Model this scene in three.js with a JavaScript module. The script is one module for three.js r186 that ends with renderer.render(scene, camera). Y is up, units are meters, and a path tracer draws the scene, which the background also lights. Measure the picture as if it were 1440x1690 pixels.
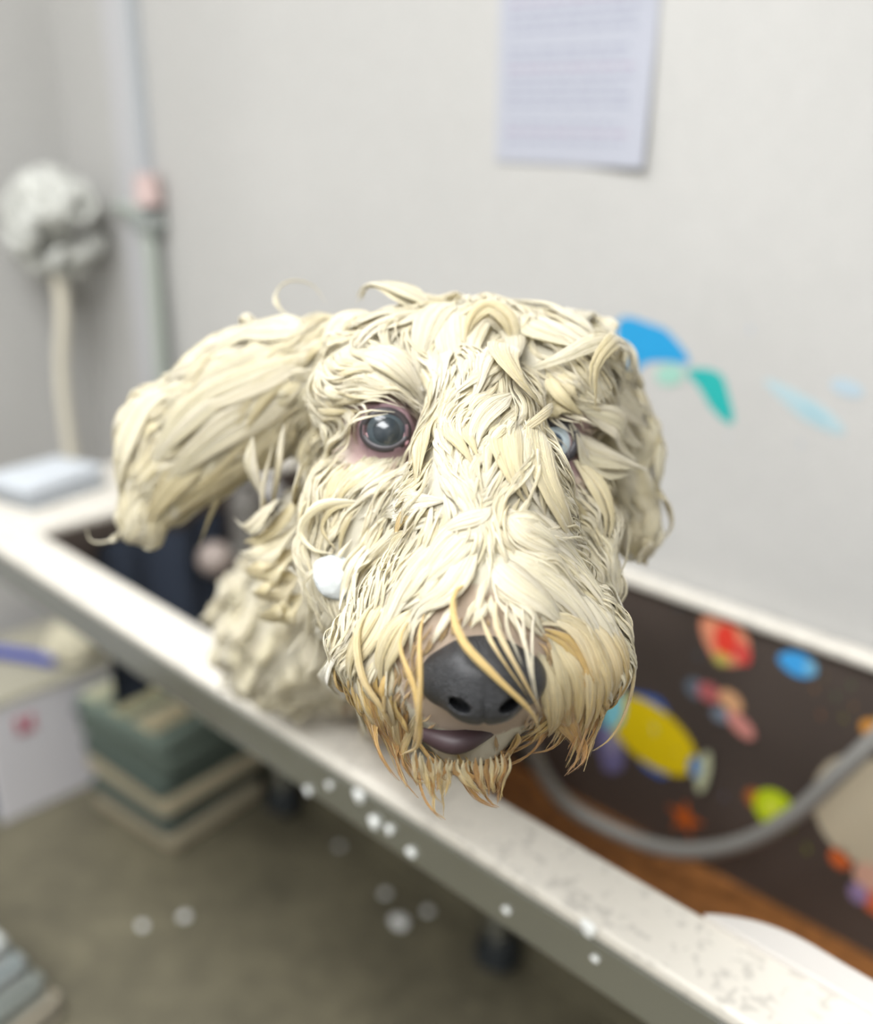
import * as THREE from 'three';
import { RoundedBoxGeometry } from 'three/addons/geometries/RoundedBoxGeometry.js';
import { RectAreaLightUniformsLib } from 'three/addons/lights/RectAreaLightUniformsLib.js';
import { mergeGeometries } from 'three/addons/utils/BufferGeometryUtils.js';

// ---------------------------------------------------------------- camera, light, exposure
const scene = new THREE.Scene();
const renderer = new THREE.WebGLRenderer({ antialias: true });
renderer.toneMapping = THREE.LinearToneMapping;
renderer.toneMappingExposure = 0.92;
renderer.shadowMap.enabled = true;
RectAreaLightUniformsLib.init();
const V = (x, y, z) => new THREE.Vector3(x, y, z);
const FPX = 1700, PITCH = 20.5 * Math.PI / 180, YAW = 45 * Math.PI / 180;
const CAM = V(0, 1.2, 0);
const FWD = V(-Math.sin(YAW) * Math.cos(PITCH), -Math.sin(PITCH), -Math.cos(YAW) * Math.cos(PITCH));
const RGT = V(Math.cos(YAW), 0, -Math.sin(YAW));
const UPV = new THREE.Vector3().crossVectors(RGT, FWD);
const camera = new THREE.PerspectiveCamera(2 * Math.atan(845 / FPX) * 180 / Math.PI, 1440 / 1690, 0.05, 20);
camera.position.copy(CAM); camera.lookAt(CAM.clone().add(FWD));
camera.focus = 0.475; camera.userData.fStop = 2.7;
scene.add(camera);
const LAMPS = [ // ceiling panels: centre x, z, width, depth, intensity
  [-0.95, 0.12, 1.5, 0.6, 13], [0.2, 0.95, 1.8, 1.2, 13.5]];
const CEIL = 2.45;

// ---------------------------------------------------------------- helpers
let seed = 7; const rnd = () => { seed = (seed * 1664525 + 1013904223) >>> 0; return seed / 4294967296; };
const rr = (a, b) => a + (b - a) * rnd();
const mix = (a, b, t) => a + (b - a) * t;
const hex = (h) => new THREE.Color(h);
const taken = {};
function numbered(n) { const k = taken[n] = (taken[n] ?? -1) + 1; return k ? `${n}_${String(k).padStart(3, '0')}` : n; }
function shade(o) { o.traverse((m) => { if (m.isMesh) { m.castShadow = true; m.receiveShadow = true; } }); return o; }
function tag(o, label, category, group, kind) { o.userData = { label, category }; if (group) o.userData.group = group; if (kind) o.userData.kind = kind; return o; }
function thing(name, label, category, p = [0, 0, 0], turn = 0, group) {
  const o = new THREE.Group(); o.name = numbered(name); o.position.set(...p); o.rotation.y = turn; scene.add(o); return tag(o, label, category, group);
}
function part(name, geo, m, parent, p, r) {
  const o = new THREE.Mesh(Array.isArray(geo) ? mergeGeometries(geo.map((g) => g.index ? g.toNonIndexed() : g)) : geo, m);
  o.name = name; if (p) o.position.set(...p); if (r) o.rotation.set(...r); o.castShadow = o.receiveShadow = true; parent.add(o); return o;
}
function solo(name, geo, m, label, category, p, r, group) { const o = part(numbered(name), geo, m, scene, p, r); return tag(o, label, category, group); }
function struct(name, geo, m, p, label) { const o = part(name, geo, m, scene, p); o.userData = { kind: 'structure', label, category: name.split('_')[0] }; return o; }
const box = (w, h, d, x = 0, y = 0, z = 0) => new THREE.BoxGeometry(w, h, d).translate(x, y, z);
const rbox = (w, h, d, r = 0.005, s = 3) => new RoundedBoxGeometry(w, h, d, s, r);
const mat = (c, rough = 0.6, o = {}) => new THREE.MeshPhysicalMaterial({ color: c, roughness: rough, ...o });
function noiseTex(w, h, fn, srgb = true) {
  const d = new Uint8Array(w * h * 4);
  for (let y = 0; y < h; y++) for (let x = 0; x < w; x++) { const c = fn(x / w, y / h, x, y); for (let k = 0; k < 3; k++) d[(y * w + x) * 4 + k] = Math.max(0, Math.min(255, (c.length ? c[k] : c) * 255)); d[(y * w + x) * 4 + 3] = 255; }
  const t = new THREE.DataTexture(d, w, h); t.magFilter = THREE.LinearFilter; t.minFilter = THREE.LinearMipmapLinearFilter; t.wrapS = t.wrapT = THREE.RepeatWrapping; t.generateMipmaps = true;
  if (srgb) t.colorSpace = THREE.SRGBColorSpace; t.needsUpdate = true; return t;
}
// tileable value noise
function vnoise(nx, ny) { const g = Array.from({ length: nx * ny }, rnd); const f = (t) => t * t * (3 - 2 * t); return (u, v) => { const x = u * nx, y = v * ny, i = Math.floor(x), j = Math.floor(y), a = f(x - i), b = f(y - j), q = (p, r) => g[((r % ny + ny) % ny) * nx + ((p % nx + nx) % nx)]; return mix(mix(q(i, j), q(i + 1, j), a), mix(q(i, j + 1), q(i + 1, j + 1), a), b); }; }
const n8 = vnoise(8, 8), n32 = vnoise(32, 32), n96 = vnoise(96, 96);
function uvMetres(g, s = 1) { // box projection, uv in metres / s
  g.computeVertexNormals(); const p = g.attributes.position, n = g.attributes.normal, uv = new Float32Array(p.count * 2);
  for (let i = 0; i < p.count; i++) { const ax = Math.abs(n.getX(i)), ay = Math.abs(n.getY(i)), az = Math.abs(n.getZ(i)); const [u, v] = ay > ax && ay > az ? [p.getX(i), p.getZ(i)] : ax > az ? [p.getZ(i), p.getY(i)] : [p.getX(i), p.getY(i)]; uv[i * 2] = u / s; uv[i * 2 + 1] = v / s; }
  g.setAttribute('uv', new THREE.BufferAttribute(uv, 2)); return g;
}

// ---------------------------------------------------------------- the room
const wallTex = noiseTex(256, 256, (u, v) => { const k = 0.955 + 0.03 * n8(u, v) + 0.015 * n96(u, v); return [k, k, k]; });
const M = {
  wall: mat('#b4b3b0', 0.75, { map: wallTex }),
  ceil: mat('#e6e4df', 0.9),
  floor: mat('#ffffff', 0.55, { map: noiseTex(512, 512, (u, v) => { const k = 0.305 + 0.06 * n8(u, v) + 0.05 * n32(u, v) + 0.04 * n96(u, v); return [k * 1.03, k * 0.98, k * 0.8]; }) }),
  steel: mat('#a9aba6', 0.24, { metalness: 0.9, roughnessMap: noiseTex(256, 256, (u, v) => 0.75 + 0.25 * n32(u, v), false) }),
  rim: mat('#dfdad3', 0.4, { metalness: 0.1, map: noiseTex(512, 512, (u, v) => { const s = n32(u, v) * 0.5 + n96(u, v) * 0.5; const k = 0.97 - 0.1 * Math.max(0, Math.min(1, (s - 0.6) * 8)); return [k, k, k * 0.985]; }) }),
  panel: mat('#4b423d', 0.38, { map: noiseTex(256, 256, (u, v) => { const k = 0.85 + 0.15 * n8(u, v); return [k, k, k]; }) }),  // even brown standing for the dark reflections in the steel basin
  mat: mat('#96602f', 0.6, { map: noiseTex(256, 256, (u, v) => { const k = 0.8 + 0.2 * n32(u, v); return [k, k, k]; }) }),
};
const X0 = -1.98, X1 = 1.6, Z0 = -0.98, Z1 = 2.2;
struct('floor', uvMetres(box(X1 - X0 + 0.2, 0.1, Z1 - Z0 + 0.2, (X0 + X1) / 2, -0.05, (Z0 + Z1) / 2), 0.8), M.floor, null, 'olive grey concrete floor');
struct('ceiling', box(X1 - X0 + 0.2, 0.1, Z1 - Z0 + 0.2, (X0 + X1) / 2, CEIL + 0.05, (Z0 + Z1) / 2), M.ceil, null, 'white ceiling');
struct('wall_back', uvMetres(box(X1 - X0 + 0.2, CEIL, 0.1, (X0 + X1) / 2, CEIL / 2, Z0 - 0.05), 1.5), M.wall, null, 'off-white wall behind the tub');
struct('wall_left', uvMetres(box(0.1, CEIL, Z1 - Z0, X0 - 0.05, CEIL / 2, (Z0 + Z1) / 2), 1.5), M.wall, null, 'off-white wall at the far end of the tub');
struct('wall_right', uvMetres(box(0.1, CEIL, Z1 - Z0, X1 + 0.05, CEIL / 2, (Z0 + Z1) / 2), 1.5), M.wall, null, 'off-white wall');
struct('wall_front', uvMetres(box(X1 - X0 + 0.2, CEIL, 0.1, (X0 + X1) / 2, CEIL / 2, Z1 + 0.05), 1.5), M.wall, null, 'off-white wall');
struct('strip_under_tub', uvMetres(box(X1 - X0, 0.12, 0.012, (X0 + X1) / 2, 0.06, Z0 + 0.006), 0.8), M.floor, null, 'olive grey strip added over the wall foot under the tub to continue the floor colour');  // added floor-coloured strip, darkens the lit foot of the wall
LAMPS.forEach(([x, z, w, d, k], i) => {
  const t = thing('ceiling_light', i ? 'square-edged white ceiling light panel over the room' : 'white ceiling light panel over the tub', 'ceiling light', [x, CEIL, z]);
  part('frame', [box(w + 0.06, 0.03, 0.03, 0, -0.015, d / 2 + 0.015), box(w + 0.06, 0.03, 0.03, 0, -0.015, -d / 2 - 0.015), box(0.03, 0.03, d, w / 2 + 0.015, -0.015, 0), box(0.03, 0.03, d, -w / 2 - 0.015, -0.015, 0)], M.ceil, t);
  part('diffuser', box(w, 0.01, d, 0, -0.01, 0), mat('#ffffff', 0.8, { emissive: hex('#fffaf2'), emissiveIntensity: 3 }), t);
  const L = new THREE.RectAreaLight('#fafcff', k, w, d); L.position.set(0, -0.02, 0); L.rotation.x = -Math.PI / 2; L.castShadow = true; t.add(L);
});

// ---------------------------------------------------------------- the tub
const RY = 0.70, TX0 = -1.47, TX1 = 0.42, TF = -0.462, TFI = -0.522, TB = -0.975, TFL = 0.35;
{
  const t = thing('grooming_tub', 'long stainless steel dog grooming tub with a pale wide rim', 'tub', [(TX0 + TX1) / 2, 0, (TF + TB) / 2]);
  const ox = -(TX0 + TX1) / 2, oz = -(TF + TB) / 2, L = TX1 - TX0, b = (w, h, d, x, y, z) => box(w, h, d, x + ox, y, z + oz), xm = (TX0 + TX1) / 2;
  const rimf = part('front_rim', uvMetres(rbox(L, 0.012, TF - TFI, 0.004).translate(xm + ox, RY - 0.006, (TF + TFI) / 2 + oz), 0.35), M.rim, t); rimf.userData.label = 'pale scratched rim along the front of the tub';
  part('end_rim', uvMetres(rbox(0.2, 0.012, TFI - TB, 0.004).translate(TX0 + 0.1 + ox, RY - 0.006, (TFI + TB) / 2 + oz), 0.35), M.rim, t);
  part('end_rim', uvMetres(rbox(0.08, 0.012, TFI - TB, 0.004).translate(TX1 - 0.04 + ox, RY - 0.006, (TFI + TB) / 2 + oz), 0.35), M.rim, t);
  part('back_rim', uvMetres(rbox(L - 0.28, 0.012, 0.022, 0.004).translate(xm + 0.06 + ox, RY - 0.006, TB + 0.011 + oz), 0.35), M.rim, t);
  part('apron', uvMetres(rbox(L, 0.04, 0.006, 0.002).translate(xm + ox, RY - 0.032, TF - 0.003 + oz), 0.5), M.steel, t).userData.label = 'polished steel front lip mirroring the floor';
  part('back_panel', uvMetres(b(L - 0.28, RY - TFL - 0.012, 0.01, xm + 0.06, (RY - 0.012 + TFL) / 2, TB + 0.007), 0.6), M.panel, t).userData.label = 'back panel with dark reflections put into its brown colour';
  part('basin_floor', uvMetres(b(L - 0.28, 0.015, -0.735 - TB - 0.012, xm + 0.06, TFL - 0.0075, (-0.735 + TB) / 2 + 0.006), 0.4), M.mat, t).userData.label = 'orange brown tub floor';
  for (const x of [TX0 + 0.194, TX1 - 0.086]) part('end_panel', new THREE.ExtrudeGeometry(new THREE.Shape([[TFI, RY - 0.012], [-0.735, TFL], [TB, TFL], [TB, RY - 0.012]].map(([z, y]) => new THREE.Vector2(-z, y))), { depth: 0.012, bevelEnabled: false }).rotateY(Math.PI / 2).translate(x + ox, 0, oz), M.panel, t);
  const BZ = -0.735; // the front of the basin slants in under the rim
  part('front_panel', new THREE.ExtrudeGeometry(new THREE.Shape([[TFI, RY - 0.012], [TFI - 0.006, RY - 0.012], [BZ - 0.006, TFL - 0.006], [BZ, TFL - 0.012]].map(([z, y]) => new THREE.Vector2(-z, y))), { depth: L - 0.28, bevelEnabled: false }).rotateY(Math.PI / 2).translate(TX0 + 0.2 + ox, 0, oz), M.steel, t);
  // curved pale flange inside the front rim, near end
  const s = new THREE.Shape(); s.moveTo(-0.262, TFI + 0.002); s.bezierCurveTo(-0.235, TFI - 0.02, -0.215, TFI - 0.022, -0.19, TFI - 0.02); s.bezierCurveTo(-0.1, TFI - 0.014, 0.1, TFI - 0.03, 0.34, TFI - 0.03); s.lineTo(0.34, TFI + 0.002); s.closePath();
  const fg = new THREE.ExtrudeGeometry(s, { depth: 0.006, bevelEnabled: true, bevelThickness: 0.002, bevelSize: 0.002, bevelSegments: 2, curveSegments: 24 }).rotateX(Math.PI / 2);
  const pos = fg.attributes.position; for (let i = 0; i < pos.count; i++) pos.setZ(i, pos.getZ(i)); // shape y is world z
  part('curved_flange', fg.translate(ox, RY + 0.003, oz), mat('#c8c4bf', 0.45), t).userData.label = 'curved pale flange at the near end of the rim';
  for (const [x, z] of [[TX0 + 0.14, -0.93], [-0.80, -0.93], [-0.2, -0.93], [TX1 - 0.14, -0.93]]) {
    const leg = part('leg', new THREE.CylinderGeometry(0.018, 0.018, TFL - 0.075, 16).translate(x + ox, (TFL - 0.015 + 0.06) / 2, z + oz), M.steel, t);
    part('foot', [new THREE.CylinderGeometry(0.03, 0.036, 0.03, 18).translate(x + ox, 0.045, z + oz), new THREE.TorusGeometry(0.022, 0.013, 10, 20).translate(x + ox, 0.035, z + oz)], mat('#23282c', 0.5), leg);
  }
}

// ---------------------------------------------------------------- stickers
const flat = (c, r = 0.4) => mat(c, r);
function blobShape(pts) { const c = new THREE.CatmullRomCurve3(pts.map(([x, y]) => V(x, y, 0)), true, 'catmullrom', 0.6); return new THREE.Shape(c.getPoints(pts.length * 8).slice(0, -1).map((p) => new THREE.Vector2(p.x, p.y))); }
const sheet = (s, d = 0.0006) => new THREE.ExtrudeGeometry(s, { depth: d, bevelEnabled: false, curveSegments: 20 });
const disc = (r, x = 0, y = 0) => { const s = new THREE.Shape(); s.absellipse(x, y, r, r, 0, 7); return s; };
const oval = (a, b, x = 0, y = 0, rot = 0) => { const s = new THREE.Shape(); s.absellipse(x, y, a, b, 0, Math.PI * 2, false, rot); return s; };
const PZ = TB + 0.0125, WZ = Z0 + 0.0002;
function sticker(name, label, x, y, z, parts, group) {
  const t = thing(name, label, 'sticker', [x, y, z], 0, group);
  parts.forEach(([n, s, c], i) => part(n, sheet(s), flat(c), t, [0, 0, i * 0.0007])); return t;
}
// on the dark back panel
sticker('submarine_sticker', 'yellow cartoon submarine sticker with blue porthole on the dark panel', -0.588, 0.497, PZ, [
  ['fin', blobShape([[-0.04, 0.04], [0.005, 0.052], [0.02, 0.03], [-0.02, 0.028]]), '#2f5fae'], ['fin', blobShape([[-0.012, -0.045], [0.022, -0.052], [0.03, -0.03], [0, -0.026]]), '#3466b8'],
  ['hull', oval(0.068, 0.042, 0, 0, -0.22), '#d3b80e'], ['nose_window', oval(0.016, 0.03, -0.056, 0.012, -0.2), '#7fc3cf'], ['porthole', disc(0.02, -0.012, 0.004), '#86c8d8'], ['porthole', disc(0.008, 0.032, -0.008), '#a9b98a'],
  ['propeller', oval(0.008, 0.03, 0.078, -0.015, -0.1), '#b9bd9c'], ['shaft', oval(0.008, 0.014, 0.066, -0.013), '#3f77b4']]);
sticker('coral_fish_sticker', 'red and orange fish sticker near the top of the dark panel', -0.504, 0.657, PZ, [['body', blobShape([[-0.03, 0.018], [0, 0.025], [0.026, 0.016], [0.03, -0.012], [0.002, -0.03], [-0.022, -0.012]]), '#d2896a'], ['fin', oval(0.014, 0.02, 0.002, 0.002), '#d43f31'], ['tail', oval(0.01, 0.014, 0.024, -0.006, 0.4), '#c94a44'], ['belly', oval(0.01, 0.008, 0, -0.022), '#b3a657']]);
sticker('blue_fish_sticker', 'bright blue fish sticker right of the red fish', -0.419, 0.661, PZ, [['body', blobShape([[-0.02, 0], [-0.002, 0.014], [0.02, 0.008], [0.022, -0.006], [0, -0.013]]), '#3f9ad8'], ['tail', oval(0.007, 0.009, 0.017, 0.002), '#6fa9c9']]);
sticker('bubble_sticker', 'dull blue bubble sticker left of the red fish', -0.577, 0.675, PZ, [['bubble', disc(0.0135), '#41708c']]);
sticker('bubble_sticker', 'dull blue bubble sticker between the red fish and the submarine', -0.547, 0.621, PZ, [['bubble', disc(0.0135), '#4d7890']]);
sticker('crab_sticker', 'pinkish crab sticker in the middle of the dark panel', -0.503, 0.581, PZ, [['claw', oval(0.014, 0.012, -0.03, 0.003), '#5a6672'], ['body', oval(0.016, 0.012, -0.012, 0.005), '#a4595a'], ['shell', oval(0.016, 0.012, 0.016, 0.006, -0.4), '#c99a72'], ['leg', oval(0.012, 0.009, 0.006, -0.016), '#717c8a'], ['leg', oval(0.02, 0.011, 0.032, -0.018, -0.5), '#c4837a']]);
sticker('seaweed_sticker', 'green, yellow and orange seaweed sticker beside the hose', -0.381, 0.634, PZ, [['leaf', disc(0.011, 0.014, 0.022), '#79a866'], ['leaf', disc(0.011, -0.014, 0.02), '#8a7a3c'], ['leaf', disc(0.012, -0.024, 0.004), '#c98a3e'], ['leaf', disc(0.012, 0, 0.004), '#6b9a63'], ['leaf', disc(0.01, 0.022, 0.002), '#c4923a'], ['leaf', disc(0.012, 0.012, -0.016), '#b5bb34'], ['leaf', disc(0.012, -0.012, -0.022), '#c97c45']]);
sticker('lime_fish_sticker', 'lime green fish sticker low on the dark panel behind the hose', -0.419, 0.474, PZ, [['tail', oval(0.012, 0.012, -0.026, 0.002), '#a8602c'], ['body', oval(0.026, 0.025), '#b4c814'], ['fin', oval(0.008, 0.01, -0.004, 0.002), '#cfd94a']]);
sticker('lime_bubble_sticker', 'small lime green round sticker just below the hose', -0.392, 0.438, PZ, [['bubble', disc(0.017), '#a9bf1c']]);
sticker('moon_sticker', 'large pale beige round sticker with blue dots at the right edge', -0.325, 0.522, PZ, [['face', oval(0.055, 0.065), '#b5aa93'], ['dot', disc(0.007, 0.018, 0.006), '#8fb6cf'], ['dot', disc(0.006, -0.012, -0.006), '#98b4bf']]);
sticker('violet_squid_sticker', 'dull violet squid sticker below the submarine', -0.645, 0.444, PZ, [['head', blobShape([[-0.022, 0.03], [0.012, 0.028], [0.02, -0.012], [0, -0.03], [-0.012, -0.02]]), '#6f6a92'], ['arm', oval(0.006, 0.03, 0.004, 0.03), '#9c96a4']]);
sticker('bubble_sticker', 'small pale violet bubble sticker right of the violet squid', -0.492, 0.455, PZ, [['bubble', disc(0.0105), '#8f97c4']]);
sticker('starfish_sticker', 'orange starfish sticker low on the dark panel above the hose', -0.531, 0.403, PZ, [['body', blobShape([[0, 0.024], [0.008, 0.008], [0.026, 0.004], [0.01, -0.006], [0.012, -0.024], [0, -0.01], [-0.014, -0.022], [-0.01, -0.004], [-0.024, 0.006], [-0.007, 0.008]]), '#b2561d']]);
sticker('parrot_fish_sticker', 'orange and green fish sticker cut by the right edge', -0.322, 0.62, PZ, [['body', oval(0.02, 0.013), '#c98c3f'], ['fin', oval(0.012, 0.008, 0.008, 0.014), '#5fa37d']]);
sticker('reef_sticker', 'red, pink and green reef sticker at the bottom right of the panel', -0.290, 0.44, PZ, [['coral', oval(0.012, 0.012, -0.05, 0.012), '#c9622f'], ['sponge', oval(0.02, 0.018, -0.014, 0.006), '#c49a86'], ['anemone', oval(0.016, 0.014, -0.004, -0.02), '#c2603a'], ['shell', oval(0.011, 0.012, -0.024, -0.018), '#8d7aa0'], ['weed', oval(0.02, 0.03, 0.034, 0.008), '#a3c21c'], ['weed', oval(0.014, 0.012, 0.016, -0.004), '#5f9a24'], ['kelp', oval(0.012, 0.022, 0.004, 0.04), '#a5787a']]);
// on the wall
sticker('blue_whale_sticker', 'bright blue whale tail sticker on the wall beside the dog', -0.640, 0.968, WZ, [['tail', blobShape([[-0.045, 0.026], [0, 0.026], [0.024, 0.018], [0.05, -0.008], [0.02, -0.012], [-0.005, -0.018], [-0.022, -0.032], [-0.04, -0.022]]), '#1d8cc0']]);
sticker('teal_fish_sticker', 'teal fish sticker with pale green tail on the wall', -0.561, 0.928, WZ, [['body', blobShape([[-0.03, 0.022], [0.006, 0.026], [0.022, 0.004], [0.03, -0.026], [0.006, -0.016], [-0.012, 0.004]]), '#209f9b'], ['tail', oval(0.018, 0.012, -0.052, 0.014, 0.3), '#8fb9ab']]);
sticker('wall_bubble_sticker', 'periwinkle blue bubble sticker right of the whale tail', -0.533, 1.0, WZ, [['bubble', disc(0.0125), '#6d90c4']]);
sticker('pale_fish_sticker', 'pale blue streaky long fish sticker on the wall at right', -0.455, 0.935, WZ, [['body', blobShape([[-0.045, 0.02], [-0.01, 0.014], [0.03, -0.002], [0.045, -0.02], [0.01, -0.016], [-0.02, 0]]), '#a3b9bf'], ['stripe', oval(0.018, 0.003, 0.012, -0.004, -0.4), '#8fb2bc']]);
sticker('pale_leaf_sticker', 'small pale blue oval sticker above the pale fish', -0.413, 0.961, WZ, [['leaf', oval(0.017, 0.008, 0, 0, -0.15), '#a6b7c1']]);
sticker('wall_bubble_sticker', 'faint grey blue bubble sticker under the teal fish', -0.543, 0.88, WZ, [['bubble', disc(0.0105), '#a6b2c1']]);
sticker('wall_bubble_sticker', 'light blue bubble sticker under the pale fish', -0.463, 0.892, WZ, [['bubble', disc(0.011), '#86a6c2']]);

// ---------------------------------------------------------------- things on the walls
{
  const W = 256, H = 332; const cv = document.createElement('canvas'); cv.width = W; cv.height = H; const g = cv.getContext('2d');
  g.fillStyle = '#d9dbe0'; g.fillRect(0, 0, W, H);
  for (let i = 0; i < 26; i++) { const y = 14 + i * 11.5; g.fillStyle = i % 7 === 3 ? '#cdbfcb' : '#bcbfca'; let x = 18; while (x < 225) { const w = rr(8, 34); if (x + w > 236) break; g.fillRect(x, y, w, 4); x += w + 5; } if (i % 8 === 5) i++; }
  const tx = new THREE.CanvasTexture(cv); tx.colorSpace = THREE.SRGBColorSpace;
  const w = 0.216, h = 0.279, gg = new THREE.PlaneGeometry(w, h, 12, 12); const p = gg.attributes.position;
  for (let i = 0; i < p.count; i++) { const x = p.getX(i) / w + 0.5, y = p.getY(i) / h + 0.5; p.setZ(i, 0.0015 + 0.012 * Math.max(0, x - 0.6) * Math.max(0, 0.5 - y) * 3); } gg.computeVertexNormals();
  const t = thing('notice_sheet', 'white printed notice sheet taped to the wall above the dog', 'paper', [-0.767, 1.16, Z0], 0);
  part('page', gg, mat('#dcdde2', 0.8, { color: '#bfc0c7', map: tx, side: THREE.DoubleSide }), t, [0, h / 2, 0.001], [0, 0, -0.012]);
  for (const x of [-0.09, 0.09]) part('tape', box(0.03, 0.015, 0.0006, x, h - 0.004, 0.004), mat('#d8d6cc', 0.3), t);
}
const puffMat = mat('#c6c7c1', 0.8);
{ // ruffled bath puff hanging near the corner
  const t = thing('bath_puff', 'ruffled white bath puff hanging on the wall at left', 'bath puff', [-1.85, 0.975, -0.875]);
  for (let i = 0; i < 34; i++) {
    const a = rnd() * 6.283, b = Math.acos(rr(-1, 1)), d = V(Math.sin(b) * Math.cos(a), Math.cos(b), Math.sin(b) * Math.sin(a)), R = 0.07;
    const g = new THREE.TorusGeometry(rr(0.018, 0.03), rr(0.007, 0.012), 8, 18); const p = g.attributes.position; for (let k = 0; k < p.count; k++) p.setZ(k, p.getZ(k) + 0.008 * Math.sin(k * 0.9 + i));
    const q = new THREE.Quaternion().setFromUnitVectors(V(0, 0, 1), d); g.applyQuaternion(q); g.translate(d.x * R, 0.06 + d.y * R * 1.15, d.z * R); g.computeVertexNormals();
    part('ruffle', g, puffMat, t);
  }
  part('core', new THREE.IcosahedronGeometry(0.035, 3).translate(0, 0.06, 0), puffMat, t);
  const c = new THREE.CatmullRomCurve3([V(0, 0.01, 0.01), V(0.01, -0.08, 0.01), V(-0.01, -0.22, 0.02), V(-0.012, -0.42, 0.02)]);
  part('hanging_cord', new THREE.TubeGeometry(c, 30, 0.012, 10), mat('#cfc9b8', 0.8), t);
}
{ // grey riser pipe with bracket
  const t = thing('riser_pipe', 'thin grey riser pipe with elbow on the wall left of the dog', 'pipe', [-1.66, 0.4, Z0]);
  part('pipe', new THREE.TubeGeometry(new THREE.CatmullRomCurve3([V(0, 0, 0.03), V(0, 0.3, 0.03), V(0, 0.63, 0.03), V(-0.02, 0.655, 0.03), V(-0.1, 0.665, 0.025)]), 50, 0.0125, 12), mat('#a9b0a8', 0.4, { metalness: 0.3 }), t);
  part('bracket', rbox(0.05, 0.03, 0.045, 0.006).translate(0, 0.645, 0.026), mat('#8f9491', 0.5), t);
  part('valve_cap', new THREE.CylinderGeometry(0.02, 0.024, 0.05, 20).translate(0.012, 0.70, 0.028), mat('#bfa9a5', 0.5), t);
}
{ // broad pale strip added for a vertical band of wall tone
  const t = thing('wall_tone_strip', 'broad pale grey strip added for a band of wall tone near the corner', 'tone_strip', [-1.72, 0.02, Z0]);
  part('channel', rbox(0.085, 2.3, 0.02, 0.006).translate(0, 1.15, 0.01), mat('#b2b2b4', 0.5), t);
  part('strip_edge', rbox(0.012, 2.3, 0.026, 0.004).translate(0.044, 1.15, 0.013), mat('#a9adb1', 0.5), t);
}
// hose hanging inside the tub
{
  const P = [[-0.655, 0.60, -0.79], [-0.67, 0.50, -0.83], [-0.64, 0.425, -0.86], [-0.57, 0.40, -0.885], [-0.50, 0.41, -0.895], [-0.43, 0.455, -0.9], [-0.375, 0.52, -0.9], [-0.33, 0.60, -0.9], [-0.295, 0.665, -0.91], [-0.26, 0.73, -0.93]].map((a) => V(...a));
  const t = thing('shower_hose', 'grey flexible shower hose looping across the stickered panel', 'hose', [-0.5, 0.40, -0.89]);
  part('tube', new THREE.TubeGeometry(new THREE.CatmullRomCurve3(P.map((p) => p.clone().sub(t.position))), 120, 0.0095, 14), mat('#8d8c88', 0.4, { metalness: 0.2 }), t);
  part('coupling', new THREE.CylinderGeometry(0.013, 0.013, 0.035, 18).rotateX(0.5).translate(0.24, 0.34, -0.045), M.steel, t);
}
{ // tap at the far end of the tub
  const t = thing('tub_tap', 'dull grey tub tap with round knob behind the dog', 'tap', [-1.19, 0.352, -0.80]);
  part('riser', new THREE.CylinderGeometry(0.024, 0.03, 0.34, 18).translate(0, 0.17, 0), mat('#77746f', 0.45, { metalness: 0.4 }), t);
  part('spout', new THREE.TubeGeometry(new THREE.CatmullRomCurve3([V(0, 0.33, 0), V(0, 0.37, 0.0), V(0.03, 0.385, 0.0), V(0.08, 0.36, 0.0)]), 24, 0.015, 12), mat('#8a8783', 0.4, { metalness: 0.4 }), t);
  part('knob', new THREE.SphereGeometry(0.026, 18, 14).translate(0.0, 0.265, 0.06), mat('#8c8079', 0.4), t);
  part('knob_stem', new THREE.CylinderGeometry(0.009, 0.009, 0.07, 12).rotateX(Math.PI / 2).translate(0, 0.265, 0.03), M.steel, t);
}
{ // wavy dark navy sheet against the end of the tub
  const g = new THREE.PlaneGeometry(0.22, 0.24, 40, 30), p = g.attributes.position;
  for (let i = 0; i < p.count; i++) { const x = p.getX(i), y = p.getY(i); p.setZ(i, 0.014 * Math.sin(x * 42 + y * 6) + 0.006 * Math.sin(x * 90)); }
  g.computeVertexNormals(); const back = g.clone().translate(0, 0, -0.006); const idx = back.index.array; for (let i = 0; i < idx.length; i += 3) { const k = idx[i]; idx[i] = idx[i + 1]; idx[i + 1] = k; }
  solo('navy_sheet', [g, back], mat('#222a38', 0.9, { side: THREE.DoubleSide }), 'dark navy sheet hanging against the inside of the tub', 'cloth', [-1.236, 0.545, -0.69], [0, Math.PI / 2, 0]);
}
// ---------------------------------------------------------------- things under and beside the tub
function slab(w, h, d, r, bend = 0) { const g = rbox(w, h, d, r, 5); return g; }
function foldedTowel(name, label, w, h, d, p, turn, cols, group) {
  const t = thing(name, label, 'towel', p, turn, group); const n = cols.length, lh = h / n;
  for (let i = 0; i < n; i++) {
    const g = new RoundedBoxGeometry(w - 0.006 * (i % 2), lh * 1.06, d - 0.008 * ((i + 1) % 2), 5, lh * 0.5); const q = g.attributes.position;
    for (let k = 0; k < q.count; k++) { const x = q.getX(k), z = q.getZ(k); q.setY(k, q.getY(k) + 0.006 * Math.sin(x * 19 + z * 13 + i) * (i / n)); } g.computeVertexNormals();
    part('fold', g, mat(cols[i], 0.95, { bumpMap: terry, bumpScale: 0.0015 }), t, [0, lh * (i + 0.53), 0]);
  }
  return t;
}
const terry = noiseTex(256, 256, (u, v) => 0.5 * n96(u, v) + 0.5 * rnd(), false); terry.repeat.set(3, 3);
const TWX = -1.50, TWZ = -0.815;
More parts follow.
